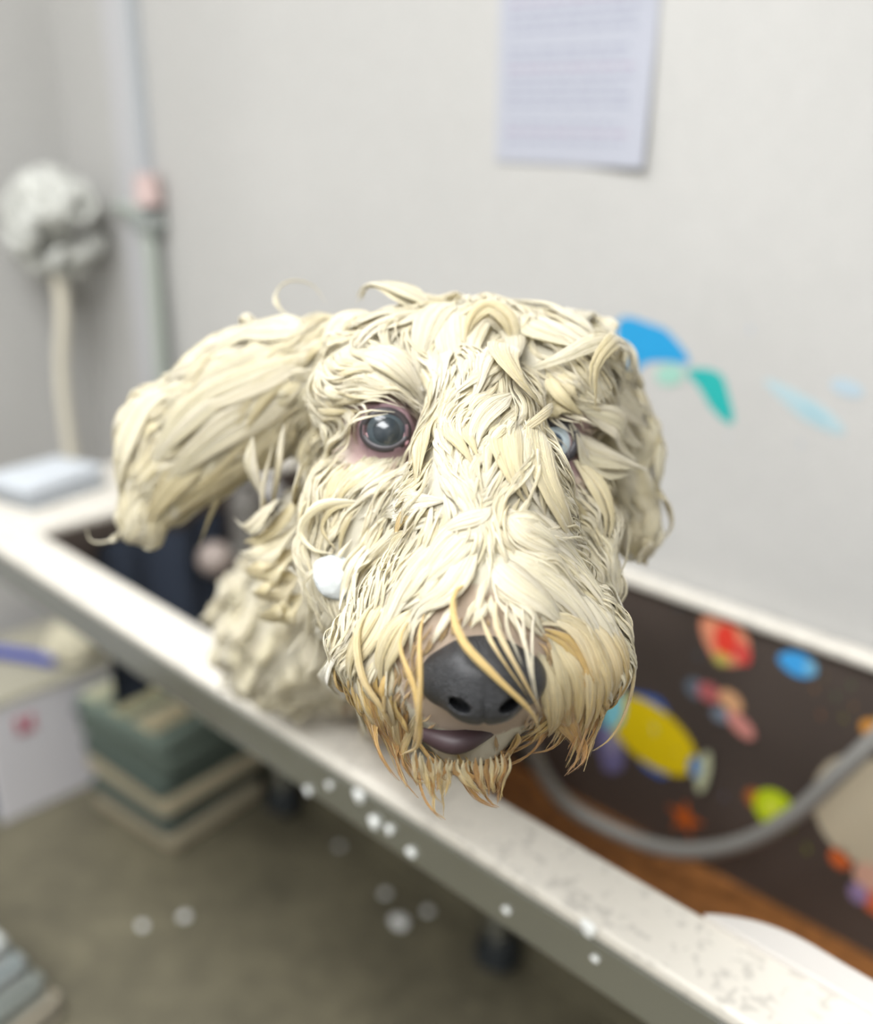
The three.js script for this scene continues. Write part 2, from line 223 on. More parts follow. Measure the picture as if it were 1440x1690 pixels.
foldedTowel('folded_towel', 'green and cream folded towel at the bottom of the striped stack', 0.235, 0.075, 0.235, [TWX, 0.0, TWZ], 0.13, ['#b8ad92', '#55615a'], 'green and cream striped towels');
foldedTowel('folded_towel', 'green and cream folded towel in the middle of the striped stack', 0.25, 0.075, 0.245, [TWX + 0.004, 0.082, TWZ], 0.08, ['#c9bd9e', '#5d6a61'], 'green and cream striped towels');
{
  const t = foldedTowel('folded_towel', 'striped green and cream towel on top of the stack under the tub', 0.26, 0.08, 0.25, [TWX + 0.006, 0.164, TWZ], 0.12, ['#6f7d72', '#7c8b80'], 'green and cream striped towels');
  for (const [x, w, c] of [[-0.085, 0.05, '#b5b59a'], [-0.005, 0.045, '#a9a585'], [0.07, 0.055, '#c0b595']]) part('stripe', rbox(w, 0.006, 0.225, 0.002).translate(x, 0.087, 0), mat(c, 0.95), t);
}
{ // white carton
  const t = thing('carton', 'white printed carton with red mark beside the towel stack', 'box', [-1.79, 0, -0.68], 0.0);
  part('body', rbox(0.24, 0.235, 0.27, 0.006).translate(0, 0.1175, 0), mat('#c3c1c4', 0.7), t);
  part('lid', rbox(0.246, 0.014, 0.276, 0.004).translate(0, 0.242, 0), mat('#a39f8e', 0.8), t);
  part('side_band', box(0.22, 0.2, 0.001, 0, 0.11, 0.1356), mat('#3d5468', 0.7), t);
  for (const [y, z, h, w, r] of [[0.185, 0.075, 0.036, 0.012, 0.1], [0.186, 0.055, 0.03, 0.012, -0.2], [0.172, 0.065, 0.01, 0.034, 0]]) part('print', box(0.001, h, w).rotateX(r), mat('#b9566a', 0.7), t, [0.1206, y, z]);
  part('print', box(0.001, 0.012, 0.075).rotateX(-0.75), mat('#39395c', 0.7), t, [0.1206, 0.15, -0.055]);
}
solo('blue_strap', new THREE.TubeGeometry(new THREE.CatmullRomCurve3([V(-0.1, 0, 0.1), V(-0.02, 0.004, 0.02), V(0.06, 0.002, -0.03), V(0.1, 0.0, -0.05)]), 30, 0.011, 10), mat('#3f4da0', 0.6), 'blue strap lying on the white carton', 'strap', [-1.815, 0.26, -0.655]);
{ const t = thing('brown_carton', 'brown cardboard carton standing behind the white carton', 'box', [-1.815, 0, -0.90]); part('body', rbox(0.29, 0.42, 0.12, 0.005).translate(0, 0.21, 0), mat('#77675e', 0.8), t); part('tape', box(0.05, 0.002, 0.122, 0, 0.421, 0), mat('#b59f7d', 0.4), t); part('print', box(0.06, 0.04, 0.001, 0.05, 0.22, 0.0605), mat('#3b4450', 0.8), t); }
{ const g = new THREE.IcosahedronGeometry(0.05, 4), p = g.attributes.position; for (let i = 0; i < p.count; i++) { const v = V(p.getX(i), p.getY(i), p.getZ(i)); v.multiplyScalar(1 + 0.18 * Math.sin(v.x * 90 + v.y * 70) * Math.sin(v.z * 80)); p.setXYZ(i, v.x, Math.max(-0.03, v.y * 0.75), v.z); } g.computeVertexNormals(); solo('crumpled_cloth', g, mat('#c9c3ab', 0.9), 'crumpled cream cloth lying on the back of the white carton', 'cloth', [-1.73, 0.2795, -0.75]); }
for (let i = 0; i < 4; i++) foldedTowel('grey_towel', ['pale grey folded towel at the bottom of the near left pile', 'pale grey folded towel second from the floor in the near left pile', 'pale grey folded towel second from the top of the near left pile', 'pale blue grey folded towel on top of the near left pile'][i], 0.26 - 0.012 * i, 0.034, 0.26 - 0.01 * i, [-1.275 - i * 0.012, i * 0.0375, -0.272 + 0.006 * i], 0.25 - i * 0.05, [['#a39b89', '#a39b89'], ['#9a9d94', '#8f958f'], ['#a8aca8', '#9aa3a3'], ['#b9bdba', '#c6cac6']][i], 'grey towels at lower left');
{ const t = foldedTowel('white_cloth', 'folded white cloth on the far end ledge of the tub', 0.12, 0.03, 0.14, [-1.41, 0.7005, -0.60], 0.2, ['#ccd2d8', '#d6dce2']); t.userData.category = 'cloth'; }
{ // foam flecks
  const base = []; for (let v = 0; v < 3; v++) { const gs = []; for (let k = 0; k < 6; k++) gs.push(new THREE.IcosahedronGeometry(rr(0.35, 0.6), 2).translate(rr(-0.5, 0.5), rr(0.25, 0.4), rr(-0.5, 0.5))); base.push(mergeGeometries(gs)); }
  const fm = mat('#e6e8e6', 0.6);
  for (const [px, py, s, lab] of [[660, 1522, 0.017, 'largest white foam fleck on the olive floor'], [706, 1506, 0.011, 'small foam fleck on the floor just right of the largest one'], [636, 1477, 0.011, 'small foam fleck on the floor just above the largest one'], [730, 1450, 0.008, 'tiny foam fleck on the floor nearest the tub foot'], [305, 1515, 0.012, 'faint foam fleck on the open floor at left, the bigger of two'], [236, 1528, 0.009, 'faint foam fleck on the open floor nearest the grey towels'], [560, 1398, 0.009, 'faint foam fleck on the floor right of the striped towels']]) {
    const d = FWD.clone().addScaledVector(RGT, (px - 720) / FPX).addScaledVector(UPV, (845 - py) / FPX), P = CAM.clone().addScaledVector(d, -CAM.y / d.y);
    solo('floor_foam', base[Math.floor(rnd() * 3)].clone().scale(s, s * 0.7, s), fm, lab, 'foam', [P.x, 0, P.z], null, 'foam flecks on the floor');
  }
  for (const [px, py, s, lab] of [[592, 1313, 0.0085, 'big white foam fleck high on the tub lip below the chest'], [508, 1305, 0.006, 'leftmost foam fleck on the polished tub lip'], [617, 1357, 0.008, 'big white foam fleck on the lip under the beard'], [645, 1369, 0.006, 'small foam fleck touching the big one under the beard'], [679, 1404, 0.0055, 'lone foam fleck on the lip below the beard tip'], [545, 1296, 0.005, 'second foam fleck from the left on the tub lip'], [836, 1500, 0.004, 'tiny foam fleck on the lip above the tub foot'], [968, 1530, 0.009, 'ragged foam fleck highest on the right half of the lip'], [982, 1580, 0.0035, 'rightmost tiny foam fleck low on the tub lip']]) {
    const d = FWD.clone().addScaledVector(RGT, (px - 720) / FPX).addScaledVector(UPV, (845 - py) / FPX), P = CAM.clone().addScaledVector(d, TF / d.z);
    solo('lip_foam', base[Math.floor(rnd() * 3)].clone().scale(s, s * 0.55, s).rotateX(Math.PI / 2), fm, lab, 'foam', [P.x, P.y, TF + 0.0005], null, 'foam flecks on the tub lip');
  }
}

// ---------------------------------------------------------------- the dog
// Worked out in centimetres in a frame whose axes lie along the view (x right, y up, z towards the viewer), then turned into the room.
const DOG = V(-0.80, TFL, -0.80);
const P3 = (px, py, t) => V((px - 720) / FPX * t, (845 - py) / FPX * t, -t);
const toRoom = (p) => CAM.clone().addScaledVector(RGT, p.x / 100).addScaledVector(UPV, p.y / 100).addScaledVector(FWD, -p.z / 100);
const fromRoom = (x, y, z) => { const d = V(x, y, z).sub(CAM); return V(d.dot(RGT) * 100, d.dot(UPV) * 100, -d.dot(FWD) * 100); };
const prims = [];   // [type, a, ra, b, rb, k, depthScale]
const cap = (a, ra, b, rb, k = 2, s = 1) => prims.push({ a, b, ra, rb, k, s, d: b.clone().sub(a), l2: 0 });
const ball = (a, r, k = 2, s = 1) => cap(a, r, a.clone().add(V(0.001, 0, 0)), r, k, s);
const ell = (a, r, k = 2) => prims.push({ a, e: r, k });
// skull, brows, bridge, muzzle, lips, cheeks, chin
ell(P3(765, 635, 60.5), V(7.9, 4.7, 7.2));
ball(P3(612, 645, 56), 3.0); ball(P3(925, 645, 56.5), 3.0);
cap(P3(797, 680, 52), 2.7, P3(800, 850, 48.6), 3.1, 1.6);
cap(P3(800, 870, 49), 4.0, P3(798, 1050, 46.6), 4.1, 2);
ball(P3(672, 1075, 48.2), 3.3); ball(P3(915, 1075, 48.2), 3.3);
ball(P3(628, 850, 55.5), 3.9, 2.4); ball(P3(905, 850, 56), 3.3, 2.4);
ball(P3(600, 960, 55), 2.7, 2.5); ball(P3(930, 960, 54), 2.6, 2.5);
ball(P3(772, 1190, 48), 2.1, 1.6);
cap(P3(740, 980, 56), 5, P3(700, 800, 64), 6.5, 3);
// neck, chest, trunk, legs
const nb = fromRoom(-0.675, 0.80, -0.60);
cap(P3(735, 740, 66), 6.8, nb, 9.5, 4);
ball(fromRoom(-0.655, 0.79, -0.49), 7.2, 4);
cap(nb, 9.5, fromRoom(-0.91, 0.48, -0.85), 9.5, 3);
for (const s of [-1, 1]) {
  cap(fromRoom(-0.75 + s * 0.05, 0.66, -0.70), 4.5, fromRoom(-0.79 + s * 0.05, 0.50, -0.75), 3, 2); cap(fromRoom(-0.79 + s * 0.05, 0.50, -0.75), 3, fromRoom(-0.79 + s * 0.05, 0.378, -0.775), 2.4, 2); ball(fromRoom(-0.79 + s * 0.05, 0.376, -0.76), 2.5, 2);
  cap(fromRoom(-0.93 + s * 0.09, 0.45, -0.86), 7, fromRoom(-0.91 + s * 0.11, 0.42, -0.80), 4.5, 2); cap(fromRoom(-0.91 + s * 0.11, 0.42, -0.80), 3.6, fromRoom(-0.90 + s * 0.11, 0.38, -0.765), 2.5, 2);
}
cap(fromRoom(-0.98, 0.42, -0.87), 3, fromRoom(-1.13, 0.385, -0.84), 1.8, 2);
// ears: the near one flung out sideways, the other hanging behind the cheek
cap(P3(535, 590, 61), 2.2, P3(405, 662, 64.5), 3.7, 1.5, 1.7); cap(P3(405, 662, 64.5), 3.7, P3(300, 735, 66), 3.6, 1, 1.7); cap(P3(300, 735, 66), 3.6, P3(238, 858, 66), 1.3, 1, 1.7);
cap(P3(970, 600, 62.5), 2.2, P3(1034, 740, 64), 1.5, 1.5); cap(P3(1034, 740, 64), 1.5, P3(1052, 880, 63), 1.0, 1);
const EYES = [P3(637, 712, 52.9), P3(911, 731, 54.2)], ER = 1.22;
const NOSE = P3(797, 1124, 42.9);
EYES.forEach((e) => ball(e, 1.42, 0.8));
function sdf1(q, x, y, z) {
  if (q.e) { const dx = (x - q.a.x) / q.e.x, dy = (y - q.a.y) / q.e.y, dz = (z - q.a.z) / q.e.z, k0 = Math.hypot(dx, dy, dz), k1 = Math.hypot(dx / q.e.x, dy / q.e.y, dz / q.e.z); return k0 * (k0 - 1) / (k1 + 1e-6); }
  const s = q.s, px = x - q.a.x, py = y - q.a.y, pz = (z - q.a.z) * s, dz = q.d.z * s, l2 = q.d.x * q.d.x + q.d.y * q.d.y + dz * dz;
  let h = (px * q.d.x + py * q.d.y + pz * dz) / l2; h = h < 0 ? 0 : h > 1 ? 1 : h;
  return (Math.hypot(px - q.d.x * h, py - q.d.y * h, pz - dz * h) - q.ra - (q.rb - q.ra) * h) / (s > 1 ? 1.2 : 1);
}
function sdf(x, y, z, eyes = true) {
  let d = 1e3;
  for (const q of prims) { const e = sdf1(q, x, y, z), k = q.k, h = Math.max(k - Math.abs(d - e), 0) / k; d = Math.min(d, e) - h * h * k * 0.25; }
  if (eyes) EYES.forEach((c, i) => { // almond opening of the lids
    const dx = (x - c.x) / 1.08, dy = (y - c.y - 0.02) / 0.93, dz = (z - c.z - 1.3) / 1.5; const e = (Math.hypot(dx, dy, dz) - 1) * 0.9; d = Math.max(d, -e);
  });
  return d;
}
const tmp = V(0, 0, 0);
function grad(p, out = V(0, 0, 0)) { const h = 0.06, a = sdf(p.x + h, p.y - h, p.z - h, false), b = sdf(p.x - h, p.y - h, p.z + h, false), c = sdf(p.x - h, p.y + h, p.z - h, false), d = sdf(p.x + h, p.y + h, p.z + h, false); return out.set(a - b - c + d, -a - b + c + d, -a + b - c + d).normalize(); }
function on(px, py) { // point of the coat under a line of sight, or the nearest pass beside it
  let t = 36, best = 1e3, bt = 50; const u = (px - 720) / FPX, v = (845 - py) / FPX, n = Math.hypot(u, v, 1);
  for (let i = 0; i < 90 && t < 120; i++) { const d = sdf(u * t, v * t, -t, false); if (d < best) { best = d; bt = t; } if (d < 0.01) break; t += Math.max(0.02, d * 0.8) / n; }
  return V(u * bt, v * bt, -bt);
}
function surfaceNet(lo, hi, c, f) {
  const nx = Math.ceil((hi.x - lo.x) / c) + 1, ny = Math.ceil((hi.y - lo.y) / c) + 1, nz = Math.ceil((hi.z - lo.z) / c) + 1, F = new Float32Array(nx * ny * nz), id = new Int32Array(nx * ny * nz).fill(-1), P = [], I = [];
  const at = (i, j, k) => (k * ny + j) * nx + i;
  for (let k = 0; k < nz; k++) for (let j = 0; j < ny; j++) for (let i = 0; i < nx; i++) F[at(i, j, k)] = f(lo.x + i * c, lo.y + j * c, lo.z + k * c);
  for (let k = 0; k < nz - 1; k++) for (let j = 0; j < ny - 1; j++) for (let i = 0; i < nx - 1; i++) {
    let m = 0, sx = 0, sy = 0, sz = 0, n = 0; const g = [];
    for (let q = 0; q < 8; q++) { g[q] = F[at(i + (q & 1), j + (q >> 1 & 1), k + (q >> 2))]; if (g[q] < 0) m |= 1 << q; }
    if (m === 0 || m === 255) continue;
    for (const [a, b] of [[0, 1], [2, 3], [4, 5], [6, 7], [0, 2], [1, 3], [4, 6], [5, 7], [0, 4], [1, 5], [2, 6], [3, 7]]) if ((g[a] < 0) !== (g[b] < 0)) { const t = g[a] / (g[a] - g[b]); sx += mix(a & 1, b & 1, t); sy += mix(a >> 1 & 1, b >> 1 & 1, t); sz += mix(a >> 2, b >> 2, t); n++; }
    id[at(i, j, k)] = P.length / 3; P.push(lo.x + (i + sx / n) * c, lo.y + (j + sy / n) * c, lo.z + (k + sz / n) * c);
  }
  const quad = (a, b, cc, d, flip) => { if (a < 0 || b < 0 || cc < 0 || d < 0) return; flip ? I.push(a, cc, b, a, d, cc) : I.push(a, b, cc, a, cc, d); };
  for (let k = 1; k < nz - 1; k++) for (let j = 1; j < ny - 1; j++) for (let i = 1; i < nx - 1; i++) {
    const s = F[at(i, j, k)] < 0;
    if (s !== F[at(i + 1, j, k)] < 0) quad(id[at(i, j - 1, k - 1)], id[at(i, j, k - 1)], id[at(i, j, k)], id[at(i, j - 1, k)], !s);
    if (s !== F[at(i, j + 1, k)] < 0) quad(id[at(i - 1, j, k - 1)], id[at(i, j, k - 1)], id[at(i, j, k)], id[at(i - 1, j, k)], s);
    if (s !== F[at(i, j, k + 1)] < 0) quad(id[at(i - 1, j - 1, k)], id[at(i, j - 1, k)], id[at(i, j, k)], id[at(i - 1, j, k)], !s);
  }
  return { P, I };
}
function netGeo({ P, I }, color, local = true) {
  const n = P.length / 3, pos = new Float32Array(P.length), col = new Float32Array(P.length), cc = new THREE.Color();
  for (let i = 0; i < n; i++) { const p = V(P[i * 3], P[i * 3 + 1], P[i * 3 + 2]), w = toRoom(p).sub(DOG); w.toArray(pos, i * 3); color(p, cc); cc.toArray(col, i * 3); }
  const g = new THREE.BufferGeometry(); g.setAttribute('position', new THREE.BufferAttribute(pos, 3)); g.setAttribute('color', new THREE.BufferAttribute(col, 3));
  const uv = new Float32Array(n * 2); for (let i = 0; i < n; i++) { uv[i * 2] = P[i * 3] * 0.5; uv[i * 2 + 1] = P[i * 3 + 1] * 0.5; } g.setAttribute('uv', new THREE.BufferAttribute(uv, 2));
  g.setIndex(I); g.computeVertexNormals(); return g;
}
// colours of the coat
const CREAM = hex('#faf6ea'), CREAM2 = hex('#f6efd8'), YEL = hex('#ecd390'), ORA = hex('#dcae68'), SKIN = hex('#c9aaa6'), LID = hex('#a5858c'), DARK = hex('#4a4548');
function eyeDist(p) { return Math.min(p.distanceTo(EYES[0]), p.distanceTo(EYES[1])); }
function skinColor(p, c) {
  const d = eyeDist(p), n = p.distanceTo(NOSE); c.copy(CREAM2);
  if (d < 3.2) c.lerp(SKIN, Math.min(1, (3.2 - d) / 1.2));
  if (d < 1.62) c.lerp(LID, Math.min(1, (1.62 - d) / 0.2));
  if (d < 1.4) c.lerp(DARK, Math.min(1, (1.4 - d) / 0.05));
  if (n < 4) c.lerp(hex('#c4a58e'), 0.7);
  return c;
}
const dog = thing('dog', 'wet cream curly-coated dog with one blue eye leaning over the tub rim', 'dog', [DOG.x, DOG.y, DOG.z]);
const furStreak = (() => { const a = vnoise(256, 2), b = vnoise(90, 2), c = vnoise(24, 3); return (u, v) => 0.45 * a(u, v) + 0.35 * b(u, v) + 0.2 * c(u, v); })();
const furBump = noiseTex(1024, 16, (u, v) => furStreak(u, v), false), furMap = noiseTex(1024, 16, (u, v) => { const k = 0.84 + 0.2 * furStreak(u, v); return [k, k * 0.99, k * 0.95]; });
const FUR = mat('#ffffff', 0.8, { vertexColors: true, map: furMap, bumpMap: furBump, bumpScale: 0.0005, transmission: 0.55, clearcoat: 0.35, clearcoatRoughness: 0.36, side: THREE.DoubleSide });
const BODY = mat('#ffffff', 0.85, { vertexColors: true, bumpMap: terry, bumpScale: 0.0008 });
const headNet = surfaceNet(V(-26, -18, -74), V(17, 15, -40), 0.36, sdf);
const lowNet = (() => { const lo = V(-45, -52, -140), hi = V(12, 2, -66); return surfaceNet(lo, hi, 1.3, (x, y, z) => sdf(x, y, z, false)); })();
const headGeo = netGeo(headNet, skinColor), lowGeo = netGeo(lowNet, skinColor);
part('body', mergeGeometries([headGeo, lowGeo]), BODY, dog).userData.label = 'cream skin and undercoat';

// eyes
EYES.forEach((e, i) => {
  const w = toRoom(e).sub(DOG), eye = new THREE.Group(); eye.name = 'eye'; eye.position.copy(w); dog.add(eye);
  eye.quaternion.setFromUnitVectors(V(0, 0, 1), CAM.clone().add(V(i ? 0.0 : 0.01, i ? 0.01 : 0.02, 0)).sub(toRoom(e)).normalize());
  const r = ER / 100, capG = (R, a0, a1) => new THREE.SphereGeometry(R, 48, 16, 0, Math.PI * 2, a0, a1 - a0).rotateX(Math.PI / 2);
  const wet = { clearcoat: 0.7, clearcoatRoughness: 0.03 };
  const ia = i ? 0.82 : 0.90, pa = i ? 0.44 : 0.58;
  part('sclera', capG(r, 0, Math.PI), mat('#b99a98', 0.35, wet), eye);
  const iris = noiseTex(64, 64, (u, v) => { const k = 0.85 + 0.15 * n32(u, v); return [k, k, k]; });
  part('limbal_ring', capG(r * 1.012, pa, ia + 0.05), mat(i ? '#9a9296' : '#25282c', 0.3, wet), eye);
  part('iris', capG(r * 1.02, pa, ia), mat(i ? '#b5c3c9' : '#414c53', 0.3, { ...wet, map: iris }), eye).userData.label = i ? 'pale blue iris' : 'dark grey iris';
  part('pupil', capG(r * 1.026, 0, pa), mat(i ? '#27394b' : '#262e34', 0.25, wet), eye);
  // lids: dark line round the opening, pink inner corner
  const ring = []; for (let k = 0; k < 48; k++) { const a = k / 48 * Math.PI * 2; ring.push(P3(0, 0, 0).set(e.x + 1.10 * Math.cos(a) - (i ? 0 : 0.02), e.y + 0.02 + 0.92 * Math.sin(a) + (Math.cos(a) > 0.6 && !i ? -0.12 * (Math.cos(a) - 0.6) : 0), e.z + 0.74 - 0.2 * Math.cos(a) ** 2)); }
  const rc = new THREE.CatmullRomCurve3(ring.map((p) => toRoom(p).sub(DOG).sub(w).applyQuaternion(eye.quaternion.clone().invert())), true);
  part('eyelid', new THREE.TubeGeometry(rc, 96, i ? 0.0033 : 0.0024, 10, true), mat(i ? '#2f2d31' : '#332e31', 0.45), eye).userData.label = 'dark rim of the eyelid';
  const low = []; for (let k = 0; k <= 20; k++) { const a = Math.PI * (1.05 + 0.9 * k / 20); low.push(V(e.x + 0.97 * Math.cos(a), e.y + 0.79 * Math.sin(a) + 0.0, e.z + 0.74 - 0.12 * Math.cos(a) ** 2)); }
  const lc = new THREE.CatmullRomCurve3(low.map((p) => toRoom(p).sub(DOG).sub(w).applyQuaternion(eye.quaternion.clone().invert())));
  part('inner_lid', new THREE.TubeGeometry(lc, 40, 0.0016, 8), mat(i ? '#b39da0' : '#b98a8e', 0.3, wet), eye).userData.label = 'pink inner lid';
  if (!i) { // pink inner corner
    const cc = [[0.84, -0.66], [0.98, -0.6], [1.12, -0.66]].map(([x, y]) => toRoom(V(e.x + x, e.y + y, e.z + 0.6)).sub(DOG).sub(w).applyQuaternion(eye.quaternion.clone().invert()));
    part('tear_corner', new THREE.TubeGeometry(new THREE.CatmullRomCurve3(cc), 16, 0.0019, 8), mat('#8f686c', 0.5), eye);
  }
});
// nose
{
  const N = NOSE, f = (x, y, z) => {
    const X = x - N.x, Y = y - N.y, Z = z - N.z, ax = Math.abs(X);
    let d = (Math.pow(Math.abs(X / (1.95 + 0.16 * Y)) ** 2.6 + Math.abs((Y + 0.1) / 1.66) ** 2.6 + Math.abs(Z / 1.7) ** 2.6, 1 / 2.6) - 1) * 1.5; { const gr = 0.1 * Math.exp(-((X / 0.1) ** 2)) * Math.max(0, Math.min(1, (0.3 - Y))); d += gr; }
    const wing = Math.hypot((ax - 1.72) / 0.95, (Y - 0.05) / 1.1, (Z + 0.35) / 1.2) - 1; { const e = wing * 0.9, k = 0.4, h = Math.max(k - Math.abs(d - e), 0) / k; d = Math.min(d, e) - h * h * k * 0.25; }
    const top = Math.hypot(X / 1.5, (Y - 1.25) / 0.9, (Z + 0.5) / 1.3) - 1; { const e = top * 0.9, k = 0.5, h = Math.max(k - Math.abs(d - e), 0) / k; d = Math.min(d, e) - h * h * k * 0.25; }
    const hole = (Math.hypot((ax - 1.0) / 0.46, (Y + 0.78 - 0.35 * (ax - 0.9)) / 0.3, (Z - 1.15) / 0.9) - 1) * 0.3; d = Math.max(d, -hole);
    const slit0 = Math.max(Math.hypot((ax - 1.45 - 0.25 * (Y + 0.5)) / 0.13, (Z - 1.1) / 0.6) - 1, Math.abs(Y + 0.5) / 0.55 - 1) * 0.1; 
    const phil = (Math.hypot(X / 0.09, (Z - 1.7) / 0.2) - 1) * 0.09; 
    return d;
  };
  const net = surfaceNet(V(N.x - 3, N.y - 2.2, N.z - 2.2), V(N.x + 3, N.y + 2.6, N.z + 2.2), 0.09, f);
  const g = netGeo(net, (p, c) => c.set('#ffffff'));
  part('nose', g, mat('#212225', 0.45, { bumpMap: noiseTex(256, 256, (u, v) => n96(u, v) * 0.5 + n32(u, v) * 0.5, false), bumpScale: 0.0011, clearcoat: 0.3, clearcoatRoughness: 0.35 }), dog).userData.label = 'black leathery nose';
}
// mouth: dark lower lip and the gap above it
{
  const pts = [], up = []; for (let k = 0; k <= 16; k++) { const s = k / 16; pts.push(P3(690 + 124 * s, 1212 + 34 * Math.sin(Math.PI * s) - 6 * s, 44.8 + 0.7 * (2 * s - 1) ** 2)); up.push(P3(690 + 124 * s, 1206 + 4 * Math.sin(Math.PI * s) - 4 * s, 45.4 + 0.6 * (2 * s - 1) ** 2)); }
  const pos = [], idx = [], R = 8; for (let k = 0; k <= 16; k++) for (let j = 0; j <= R; j++) { const a = j / R * Math.PI * 2, c = pts[k].clone().lerp(up[k], 0.5), h = pts[k].distanceTo(up[k]) * 0.5 + 0.04; toRoom(V(c.x, c.y + Math.cos(a) * h, c.z + Math.sin(a) * Math.min(0.55, h))).sub(DOG).toArray(pos, pos.length); if (k < 16 && j < R) { const b = k * (R + 1) + j; idx.push(b, b + 1, b + R + 1, b + 1, b + R + 2, b + R + 1); } }
  const g = new THREE.BufferGeometry(); g.setAttribute('position', new THREE.Float32BufferAttribute(pos, 3)); g.setIndex(idx); g.computeVertexNormals();
  part('lower_lip', g, mat('#332226', 0.55, { clearcoat: 0.15, clearcoatRoughness: 0.4, side: THREE.DoubleSide }), dog).userData.label = 'dark lower lip';
}

// ---------------------------------------------------------------- fur
class Locks { // collects locks into one geometry
  constructor() { this.p = []; this.n = []; this.c = []; this.u = []; this.i = []; }
  add(P, N, w, th, sides, prof, col0, col1) {
    const S = P.length, base = this.p.length / 3, rid = Array.from({ length: sides }, () => rr(0.9, 1.08)), u0 = rnd() * 5, T = V(0, 0, 0), B = V(0, 0, 0), Q = V(0, 0, 0), A = V(0, 0, 0), C = new THREE.Color();
    for (let s = 0; s < S; s++) {
      T.copy(P[Math.min(S - 1, s + 1)]).sub(P[Math.max(0, s - 1)]).normalize(); A.copy(N[s]).addScaledVector(T, -N[s].dot(T)); if (A.lengthSq() < 1e-6) A.set(0, 1, 0).cross(T); A.normalize(); B.crossVectors(T, A);
      const f = s / (S - 1), k = prof(f), W = w * k, H = Math.max(th * k, 0.012); C.copy(col0).lerp(col1, f);
      for (let j = 0; j <= sides; j++) {
        const a = j / sides * Math.PI * 2, ca = Math.cos(a), sa = Math.sin(a), R = rid[j % sides];
        Q.copy(P[s]).addScaledVector(B, ca * W * R).addScaledVector(A, sa * H * R); const q = toRoom(Q).sub(DOG); this.p.push(q.x, q.y, q.z);
        this.c.push(C.r, C.g, C.b); this.u.push(u0 + (j <= sides / 2 ? j : sides - j) / sides * w * 0.52, f * 0.7 + u0);
      }
    }
    const r = sides + 1; for (let s = 0; s < S - 1; s++) for (let j = 0; j < sides; j++) { const a = base + s * r + j; this.i.push(a, a + 1, a + r, a + 1, a + r + 1, a + r); }
  }
  ribbon(P, N, w, c0, c1) {
    const S = P.length, base = this.p.length / 3, T = V(0, 0, 0), B = V(0, 0, 0), C = new THREE.Color(), u0 = rnd() * 5;
    for (let s = 0; s < S; s++) {
      T.copy(P[Math.min(S - 1, s + 1)]).sub(P[Math.max(0, s - 1)]).normalize(); B.crossVectors(T, N[s]).normalize(); const f = s / (S - 1), k = w * Math.pow(Math.max(0.02, 1 - f), 0.4) * Math.min(1, 0.4 + f * 4); C.copy(c0).lerp(c1, f);
      for (const e of [-1, 1]) { const q = toRoom(P[s].clone().addScaledVector(B, e * k)).sub(DOG); this.p.push(q.x, q.y, q.z); this.c.push(C.r, C.g, C.b); this.u.push(u0 + e * 0.004, f); }
    }
    for (let s = 0; s < S - 1; s++) { const a = base + s * 2; this.i.push(a, a + 2, a + 1, a + 1, a + 2, a + 3); }
  }
  build(name, label, kind = 'stuff') {
    const g = new THREE.BufferGeometry(); g.setAttribute('position', new THREE.Float32BufferAttribute(this.p, 3)); g.setAttribute('color', new THREE.Float32BufferAttribute(this.c, 3)); g.setAttribute('uv', new THREE.Float32BufferAttribute(this.u, 2)); g.setIndex(this.i); g.computeVertexNormals();
    const o = part(name, g, FUR, dog); o.userData = { kind, label }; return o;
  }
}
const lockProf = (f) => Math.min(1, 0.12 + f * 3) * Math.min(1, Math.pow(Math.max(0, 1 - f), 0.85) * 1.7) + 0.015;
const tipProf = (f) => Math.pow(Math.max(0, 1 - f), 0.35);
const pools = { head: new Locks(), muzzle: new Locks(), beard: new Locks(), ear: new Locks(), body: new Locks() };
const flow = []; // samples of lock directions, for the undercoat to follow
function tint(c, v = 0.06) { const k = 1 + rr(-v, v * 0.6); return new THREE.Color(c.r * k, c.g * k, c.b * k * rr(0.95, 1.03)); }
function spine(pts, n) { return new THREE.CatmullRomCurve3(pts, false, 'centripetal').getSpacedPoints(n - 1); }
function strands(pool, P, N, w, th, count, c0, c1, loose = 1, wid = 1) { // fine hairs lying over a lock
  const S = P.length, B = V(0, 0, 0), T = V(0, 0, 0);
  for (let q = 0; q < count; q++) {
    const a = rr(0.0, 3.1416), rad = rr(0.85, 1.12), ph = rr(0, 6.28), fr = rr(2, 5), am = rr(0.01, 0.07) * loose, f0 = rr(0, 0.35), f1 = rr(0.7, 1), tw = rr(-0.7, 0.7), out = [], nn = [], m = 9;
    for (let s = 0; s < m; s++) {
      const f = mix(f0, f1, s / (m - 1)), x = f * (S - 1), i = Math.min(S - 2, Math.floor(x)), t = x - i; const p = P[i].clone().lerp(P[i + 1], t), n = N[i].clone().lerp(N[i + 1], t).normalize();
      T.copy(P[i + 1]).sub(P[i]).normalize(); n.addScaledVector(T, -n.dot(T)).normalize(); B.crossVectors(T, n); const k = lockProf(f), ca = Math.cos(a), sa = Math.sin(a);
      p.addScaledVector(B, ca * w * k * rad + am * Math.sin(ph + fr * f * 3) * f).addScaledVector(n, sa * th * k * rad + 0.012 + am * 0.6 * Math.cos(ph + fr * f * 2.3) * f);
      const g = a + tw; n.multiplyScalar(Math.abs(Math.sin(g)) + 0.25).addScaledVector(B, Math.cos(g)).normalize(); out.push(p); nn.push(n);
    }
    pool.ribbon(out, nn, rr(0.009, 0.024) * wid, tint(c0, 0.13), tint(c1, 0.1));
  }
}
const COL = { c: [CREAM, CREAM], y: [CREAM2, YEL], o: [YEL, ORA], w: [hex('#f3efe0'), CREAM], Y: [YEL, YEL], d: [CREAM2, hex('#ece2c0')], O: [hex('#d9b476'), ORA] };
